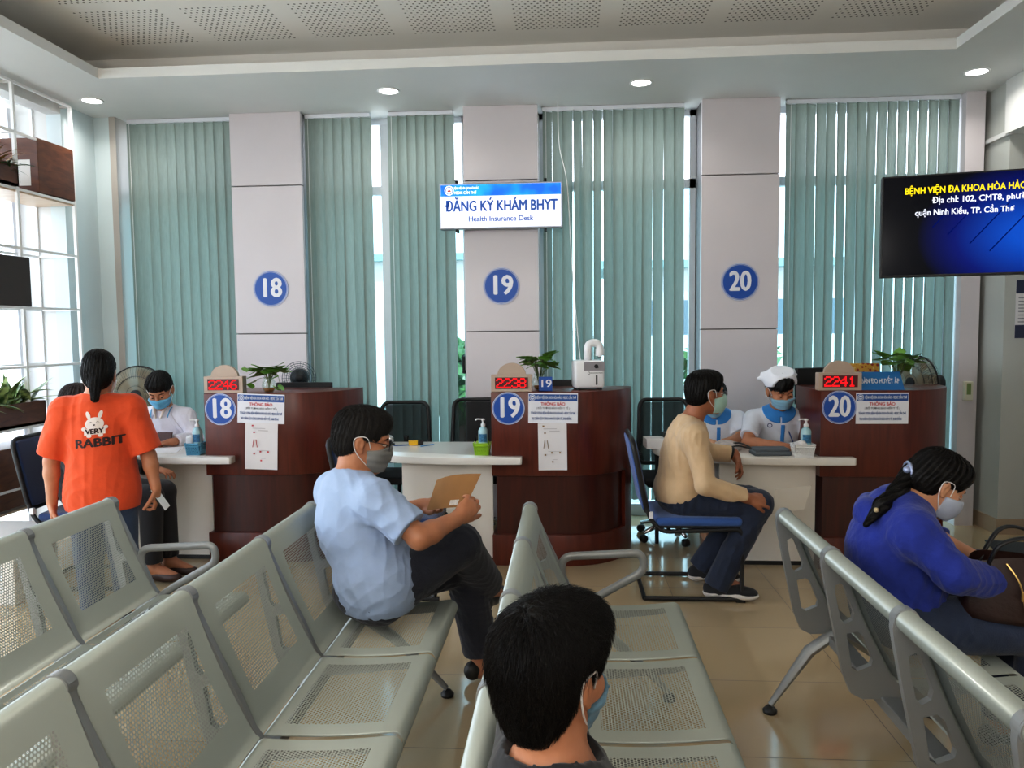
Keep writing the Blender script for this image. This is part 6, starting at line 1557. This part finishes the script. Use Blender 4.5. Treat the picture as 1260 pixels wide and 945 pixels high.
# --- 7 man in the light blue shirt on the bench, reading an envelope
def blue_man():
    L = (-.80, 3.04, 0); r = person(L, 'man in a light blue t-shirt sitting on the bench reading a brown envelope'); s = 1.07
    J = dict(neck=(-.875,3.06,1.045), chest=(-.885,3.05,.86), pel=(-.775,3.04,.58), shr=(-.745,2.925,.97), shl=(-.985,3.165,.955), elr=(-.565,2.875,.83), wrr=(-.445,3.04,.865), ell=(-.90,3.38,.78), wrl=(-.64,3.36,.845), hir=(-.75,2.97,.565), hil=(-.84,3.13,.555), knr=(-.455,3.20,.715), knl=(-.47,3.40,.565), anr=(-.37,3.52,.42), anl=(-.40,3.47,.11))
    h = Head((-.835,3.10,1.175), (1,.22,-.22), (0,0,1), 1.07)
    T, Rc, Rp = torso(J, 0, .02, 1.0, s)
    B = h.skull()+h.neck(J['neck'], .056)+T+arm(J,'l',0,s)+arm(J,'r',0,s)+leg(J,'l',0,s)+leg(J,'r',0,s)
    B += hand(J['wrr'], (.62,.6,.5), (-.55,.75,-.1), 1, .5, 1.06, thumb=(.8,.45,.3), tc=.1)+hand(J['wrl'], (.75,-.35,.1), (.3,-.6,.5), -1, .45, 1.06, thumb=(.8,.4,.3))
    B += [cone(J['anr'], A_(*J['anr'])+A_(.05,.12,-.09), .042, .03, .03), cone(J['anl'], A_(*J['anl'])+A_(.09,.05,-.07), .045, .03, .03), cone(A_(*J['anl'])+A_(-.03,-.015,-.06), A_(*J['anl'])+A_(.02,0,-.07), .036, .034, .02)]
    sdf_obj('body', B, .0052, M_skin, r, L)
    T2, _, _ = torso(J, .012, .02, 1.0, s); nk = A_(-.86,3.08,1.09)
    P = T2+sleeve(J,'l',.82,.022,s,.012)+sleeve(J,'r',.78,.022,s,.014)+[ell((-.765,3.03,.60), (.165,.18,.15), None, .07)]
    def post(f, X, Y, Z):
        f = np.maximum(f, -(np.sqrt((X-nk[0])**2+(Y-nk[1])**2+((Z-nk[2]))**2)-.082)); return np.maximum(f, .50-Z)
    sdf_obj('t_shirt', P, .006, cloth('light blue cotton', rgb(158,176,206), .04), r, L, post=post, wr=(.009, 10, 8, (1,1,.85)))
    nv = cloth('navy trousers', rgb(30,33,46), .08, bscale=120)
    sdf_obj('trousers', [ell((-.80,3.05,.58), (.16,.17,.135), None, .05)]+trouser_leg(J,'l',.93,.02,s,.012)+trouser_leg(J,'r',.9,.02,s,.01), .007, nv, r, L, wr=(.007, 12, 9))
    shoe((-.40,3.47,.08), (-.30,3.53,.024), M_black, r, L, None, 'slip_on', 1.0, True)
    o = shoe((-.37,3.52,.40), (-.33,3.66,.33), M_black, r, L, None, 'slip_on', 1.0, True)
    Pn, pl = short_hair(h, .054, -.065, 1.03)
    hair(h, Pn, M_hairg, r, L, res=.005, post=cutpost(pl), N=4500, L=.026, r=.0008, seed=4, lift=.008, jitter=.5)
    eyes(h, r, L, -.003); brows(h, r, L, M_hair)
    mask(h, r, L, cloth('grey mask', rgb(128,128,126), .03, bump=0), res=.0035, loop_m=M_paper)
    gl = bmesh.new()
    for x in (-1, 1): tube(gl, [Vector(h.w((x*.033+.024*math.cos(a), .106-.004*abs(math.cos(a)), -.002+.017*math.sin(a))))-Vector(L) for a in np.linspace(0,2*PI,20)[:-1]], .0019, 6, closed=True); tube(gl, [Vector(h.w(q))-Vector(L) for q in ((x*.057,.102,.006), (x*.076,.05,.010), (x*.085,-.02,.012))], .0019, 6)
    tube(gl, [Vector(h.w((-.009,.108,.002)))-Vector(L), Vector(h.w((.009,.108,.002)))-Vector(L)], .0018, 6); obj('spectacles', gl, M_black, r)
    # envelope
    p = empty('envelope', (-.53,3.20,.87), 0, 'brown paper envelope with a white sticker held by the light blue shirt man', 'envelope')
    c0, c1, c2, c3 = (A_(*q)-A_(-.53,3.20,.87) for q in ((-.60,3.22,.855), (-.42,3.12,.895), (-.36,3.19,1.02), (-.565,3.28,.975)))
    t = bmesh.new(); rows = []; n = 8; nn = nrm(np.cross(c1-c0, c3-c0))
    for i in range(n+1):
        u = i/n; rows.append([t.verts.new((c0*(1-u)*(1-v)+c1*u*(1-v)+c2*u*v+c3*(1-u)*v)+nn*.018*math.sin(PI*u)*(.4+v)) for v in (k/6 for k in range(7))])
    for A, B2 in zip(rows, rows[1:]):
        for j in range(6): t.faces.new((A[j], A[j+1], B2[j+1], B2[j]))
    e_ = obj('envelope_sheet', t, mat('kraft paper', rgb(150,110,66), .8, var=.06, scale=20), p, True)
    sg = np.array((-.02, -.6, .3)); sg = nn if nn[1] < 0 else -nn
    t = bmesh.new(); qs = []
    for u, v in ((.60,.06), (.80,.06), (.80,.22), (.60,.22)): qs.append(t.verts.new((c0*(1-u)*(1-v)+c1*u*(1-v)+c2*u*v+c3*(1-u)*v)+nn*.018*math.sin(PI*u)*(.4+v)+sg*.0035))
    t.faces.new(qs); obj('sticker', t, mat('white sticker', rgb(206,200,194), .6, var=.15, scale=160), p)
blue_man()

# --- 8 boy in the foreground, seen from behind
def boy():
    L = (0.06, 1.30, 0); r = person(L, 'boy with short black hair in a black shirt, seen from behind'); s = .95
    h = Head((-.026,1.20,1.078), (.62,.78,-.04), (.06,0,1), .93)
    J = dict(neck=(-.022,1.185,.945), chest=(-.03,1.20,.76), pel=(.10,1.24,.575), shl=(-.05,1.36,.885), shr=(.045,1.02,.885), ell=(.05,1.45,.66), wrl=(.26,1.38,.60), elr=(.13,.98,.66), wrr=(.33,1.08,.60), hil=(.12,1.32,.56), hir=(.14,1.16,.56), knl=(.53,1.34,.55), knr=(.53,1.14,.55), anl=(.55,1.34,.1), anr=(.55,1.14,.1))
    T, Rc, Rp = torso(J, 0, 0, 1, s)
    B = h.skull()+h.neck(J['neck'], .054)+T+arm(J,'l',0,s)+arm(J,'r',0,s)+leg(J,'l',0,s)+leg(J,'r',0,s)+hand(J['wrl'], (1,-.3,-.2), (0,0,-1), -1, .3, s)+hand(J['wrr'], (1,.3,-.2), (0,0,-1), 1, .3, s)
    for q in 'lr': B += [cone(J['an'+q], A_(*J['an'+q])+A_(.15,0,-.06), .04, .03, .03)]
    sdf_obj('body', B, .0055, M_skin, r, L)
    T2, _, _ = torso(J, .022, .01, 1.03, s); nk = A_(-.022,1.20,.985)
    def post(f, X, Y, Z): return np.maximum(f, -(np.sqrt((X-nk[0])**2+(Y-nk[1])**2+(Z-nk[2])**2)-.086))
    sdf_obj('t_shirt', T2+sleeve(J,'l',.8,.02,s,.01)+sleeve(J,'r',.8,.02,s,.01), .007, cloth('black t-shirt cotton', rgb(26,26,29), .05), r, L, post=post, wr=(.004,10,3))
    sdf_obj('trousers', [ell(J['pel'], (.14,.17,.115), None, .05)]+trouser_leg(J,'l',.95,.014,s)+trouser_leg(J,'r',.95,.014,s), .009, cloth('dark trousers 2', rgb(40,44,56)), r, L)
    for q in 'lr': shoe(A_(*J['an'+q]), A_(J['an'+q][0]+.15, J['an'+q][1], .022), M_black, r, L, None, 'shoe', .95, True)
    P = [h.E((0,-.018,.042), (.087,.107,.088), .03), h.E((0,-.045,-.005), (.073,.064,.07), .03), h.E((0,.04,.08), (.07,.07,.045), .03), h.E((0,-.05,-.06), (.052,.04,.05), .03)]
    P += [sub(h.E((0,.125,-.045), (.09,.066,.085), .015))]
    for x in (-1, 1): P += [sub(h.E((x*.10,.035,-.075), (.048,.055,.085), .02)), sub(h.E((x*.096,-.002,-.02), (.034,.036,.055), .01))]
    hair(h, P, M_hair, r, L, res=.005, whorl=(-.012,-.068,.105), N=16000, L=.05, r=.0006, seed=11, amp=.0022, lift=.012, jitter=.35, post=cutpost([h.plane((0,-.05,-.088), (0,.2,-1))]))
    eyes(h, r, L); brows(h, r, L, M_hair)
    mask(h, r, L, cloth('dusty blue mask', rgb(96,130,150), .03, bump=0), res=.004, loop_m=M_paper, top=-.034)
boy()

# --- 9 woman in the blue jacket bending over her bag
def blue_woman():
    L = (1.22, 2.88, 0); r = person(L, 'woman in a blue hooded jacket bending forward over her handbag'); s = 1.05
    J = dict(neck=(1.235,2.885,.975), chest=(1.175,2.885,.835), pel=(1.22,2.89,.58), shr=(1.195,2.715,.915), shl=(1.235,3.05,.915), elr=(1.29,2.63,.79), wrr=(1.50,2.76,.72), ell=(1.40,3.13,.80), wrl=(1.53,2.96,.745), hir=(1.22,2.79,.56), hil=(1.22,2.98,.56), knr=(1.66,2.76,.555), knl=(1.66,2.99,.555), anr=(1.64,2.76,.1), anl=(1.66,2.99,.1))
    h = Head((1.345,2.885,1.045), (.86,.06,-.58), (.5,0,1), .94)
    T, Rc, Rp = torso(J, 0, .02, 1.05, s)
    B = h.skull()+h.neck(J['neck'])+T+arm(J,'l',0,s)+arm(J,'r',0,s)+leg(J,'l',0,s)+leg(J,'r',0,s)
    B += hand(J['wrr'], (.7,.35,-.6), (-.2,.8,.2), 1, .45, 1.0)+hand(J['wrl'], (.9,-.25,-.12), (0,-.35,-1), -1, .4, 1.0)
    for q in 'lr': B += [cone(J['an'+q], A_(*J['an'+q])+A_(.15,0,-.06), .04, .03, .03)]
    sdf_obj('body', B, .0055, M_skin2, r, L)
    T2, _, _ = torso(J, .017, .025, 1.02, s); nk = A_(1.27,2.885,1.00)
    P = T2+sleeve(J,'r',1.86,.018,s,.012)+sleeve(J,'l',1.4,.016,s,.01)
    def post(f, X, Y, Z): return np.maximum(f, -(np.sqrt((X-nk[0])**2+(Y-nk[1])**2+(Z-nk[2])**2)-.075))
    bl = cloth('royal blue jersey', rgb(28,48,138), .12, bump=.35, bscale=60)
    o = sdf_obj('jacket', P, .0062, bl, r, L, post=post, wr=(.008, 11, 12))
    # hood bunched at the nape
    H = [cone((1.23,2.775,.955), (1.14,2.80,.955), .02, .03, .04), cone((1.14,2.80,.955), (1.105,2.885,.945), .03, .036, .04), cone((1.105,2.885,.945), (1.14,2.97,.955), .036, .03, .04), cone((1.14,2.97,.955), (1.23,3.0,.955), .03, .02, .04), ell((1.115,2.885,.90), (.05,.11,.075), None, .05)]
    sdf_obj('hood', H, .006, bl, o, L, wr=(.005, 14, 2))
    den = cloth('blue denim 2', rgb(40,52,78), .15, bscale=200)
    sdf_obj('jeans', [ell((1.20,2.885,.58), (.15,.19,.125), None, .05)]+trouser_leg(J,'l',.95,.018,s)+trouser_leg(J,'r',.95,.018,s), .008, den, r, L, wr=(.004, 12, 5))
    for q in 'lr': shoe(A_(*J['an'+q]), A_(J['an'+q][0]+.15, J['an'+q][1], .022), M_black, r, L, None, 'shoe', .95, True)
    Pn, pl = short_hair(h, .06, -.06, 1.06); Pn += [h.E((0,-.09,-.01), (.055,.045,.05), .03)]
    hair(h, Pn, M_hair, r, L, res=.005, whorl=(0,.09,.06), N=2200, L=.055, r=.001, down=(0,-1,-.35), jitter=.08)
    c = [h.w((0,-.115,-.03)), A_(1.19,2.84,1.025), A_(1.115,2.79,.985), A_(1.055,2.775,.92)]
    hair(h, [cone(c[0], c[1], .028, .03, .02), cone(c[1], c[2], .03, .026, .02), cone(c[2], c[3], .026, .010, .02)], M_hair, r, L, name='ponytail', res=.005, N=500, L=.05, r=.001, whorl=(0,.1,.0), down=(0,-1,-.5), jitter=.06)
    t = bmesh.new(); cc = Vector(h.w((0,-.122,-.022))-np.array(L))
    for k in range(3): bmesh.ops.create_icosphere(t, subdivisions=2, radius=.014, matrix=Matrix.Translation(cc+Vector(((k-1)*.012, -.02+.004*k, .018-.008*abs(k-1)))))
    tube(t, [cc+Vector((0, .034*math.cos(a), .034*math.sin(a))) for a in np.linspace(0,2*PI,16)[:-1]], .006, 6, closed=True)
    obj('hair_clip', t, mat('silver clip', rgb(150,160,190), .3, .4), r, True)
    t = bmesh.new(); bmesh.ops.create_icosphere(t, subdivisions=2, radius=.009, matrix=Matrix.Translation(A_(1.085,2.765,.975)-L)); obj('hair_pin', t, mat('cream pin', rgb(190,170,130), .4), r)
    eyes(h, r, L, -.004); brows(h, r, L, M_hair)
    mask(h, r, L, cloth('pale grey cloth mask', rgb(176,184,200), .05, bump=.1, bscale=200), shape='cup', res=.0035)
    # handbag
    b = empty('handbag', (1.525,2.735,.605), -.12, 'open dark brown leather handbag with a brass zip on the jacket woman\'s lap', 'bag')
    lt = mat('dark brown leather 2', rgb(46,24,21), .38, var=.15, scale=20, bump=.15, bscale=90)
    t = bmesh.new(); ring = []
    for j in range(9):
        v = j/8; hw = .155-.03*v+.012*math.sin(PI*v); dp = .075*(1-.45*v)+.01*math.sin(PI*v); z = .215*v
        ring.append([t.verts.new((math.copysign(abs(math.cos(a))**.6, math.cos(a))*hw, math.copysign(abs(math.sin(a))**.7, math.sin(a))*dp, z+.012*math.sin(a*2+v*4))) for a in np.linspace(0, 2*PI, 33)[:-1]])
    for A, B2 in zip(ring, ring[1:]):
        for k in range(32): t.faces.new((A[k], A[(k+1) % 32], B2[(k+1) % 32], B2[k]))
    t.faces.new(ring[0][::-1]); obj('bag_body', t, lt, b, True)
    t = bmesh.new(); t.faces.new([t.verts.new((.12*math.cos(a), .036*math.sin(a), .185)) for a in np.linspace(0, 2*PI, 25)[:-1]]); obj('lining', t, mat('bag lining', rgb(150,136,120), .8, var=.3, scale=40), b)
    for y in (-.04, .05):
        t = bmesh.new(); tube(t, spline([(-.09, y, .17), (-.06, y*1.6, .27), (.03, y*1.8, .30), (.10, y*1.9, .25), (.13, y*2.0, .12)] if y < 0 else [(-.08, y, .18), (.0, y*1.4, .30), (.12, y*1.5, .27), (.2, y*1.4, .13), (.12, y, .16)], 6), .010, 8, flat=.6); obj('handle', t, M_black, b, True)
    t = bmesh.new(); tube(t, spline([(-.03, -.05, .205), (.0, -.079, .15), (.015, -.088, .07), (.02, -.086, .02)], 5), .003, 6); bx(t, .0, .018, -.099, -.09, .09, .125, .003); obj('zip', t, mat('brass', rgb(196,166,104), .3, .9), b)
    t = bmesh.new()
    for x in (-.09, .07): tube(t, [(x+.013*math.cos(a), -.066, .17+.013*math.sin(a)) for a in np.linspace(0, 2*PI, 14)[:-1]], .003, 5, closed=True)
    obj('ring', t, M_chrome, b)
blue_woman()
r = empty('red_bag', (-3.02,4.62,.505), 0, 'small red bag on the seat of the navy visitor chair', 'bag')
t = bmesh.new(); bx(t, -.12, .02, -.06, .06, 0, .10, .03, seg=3); obj('bag_body', t, M_red, r, auto=1.)
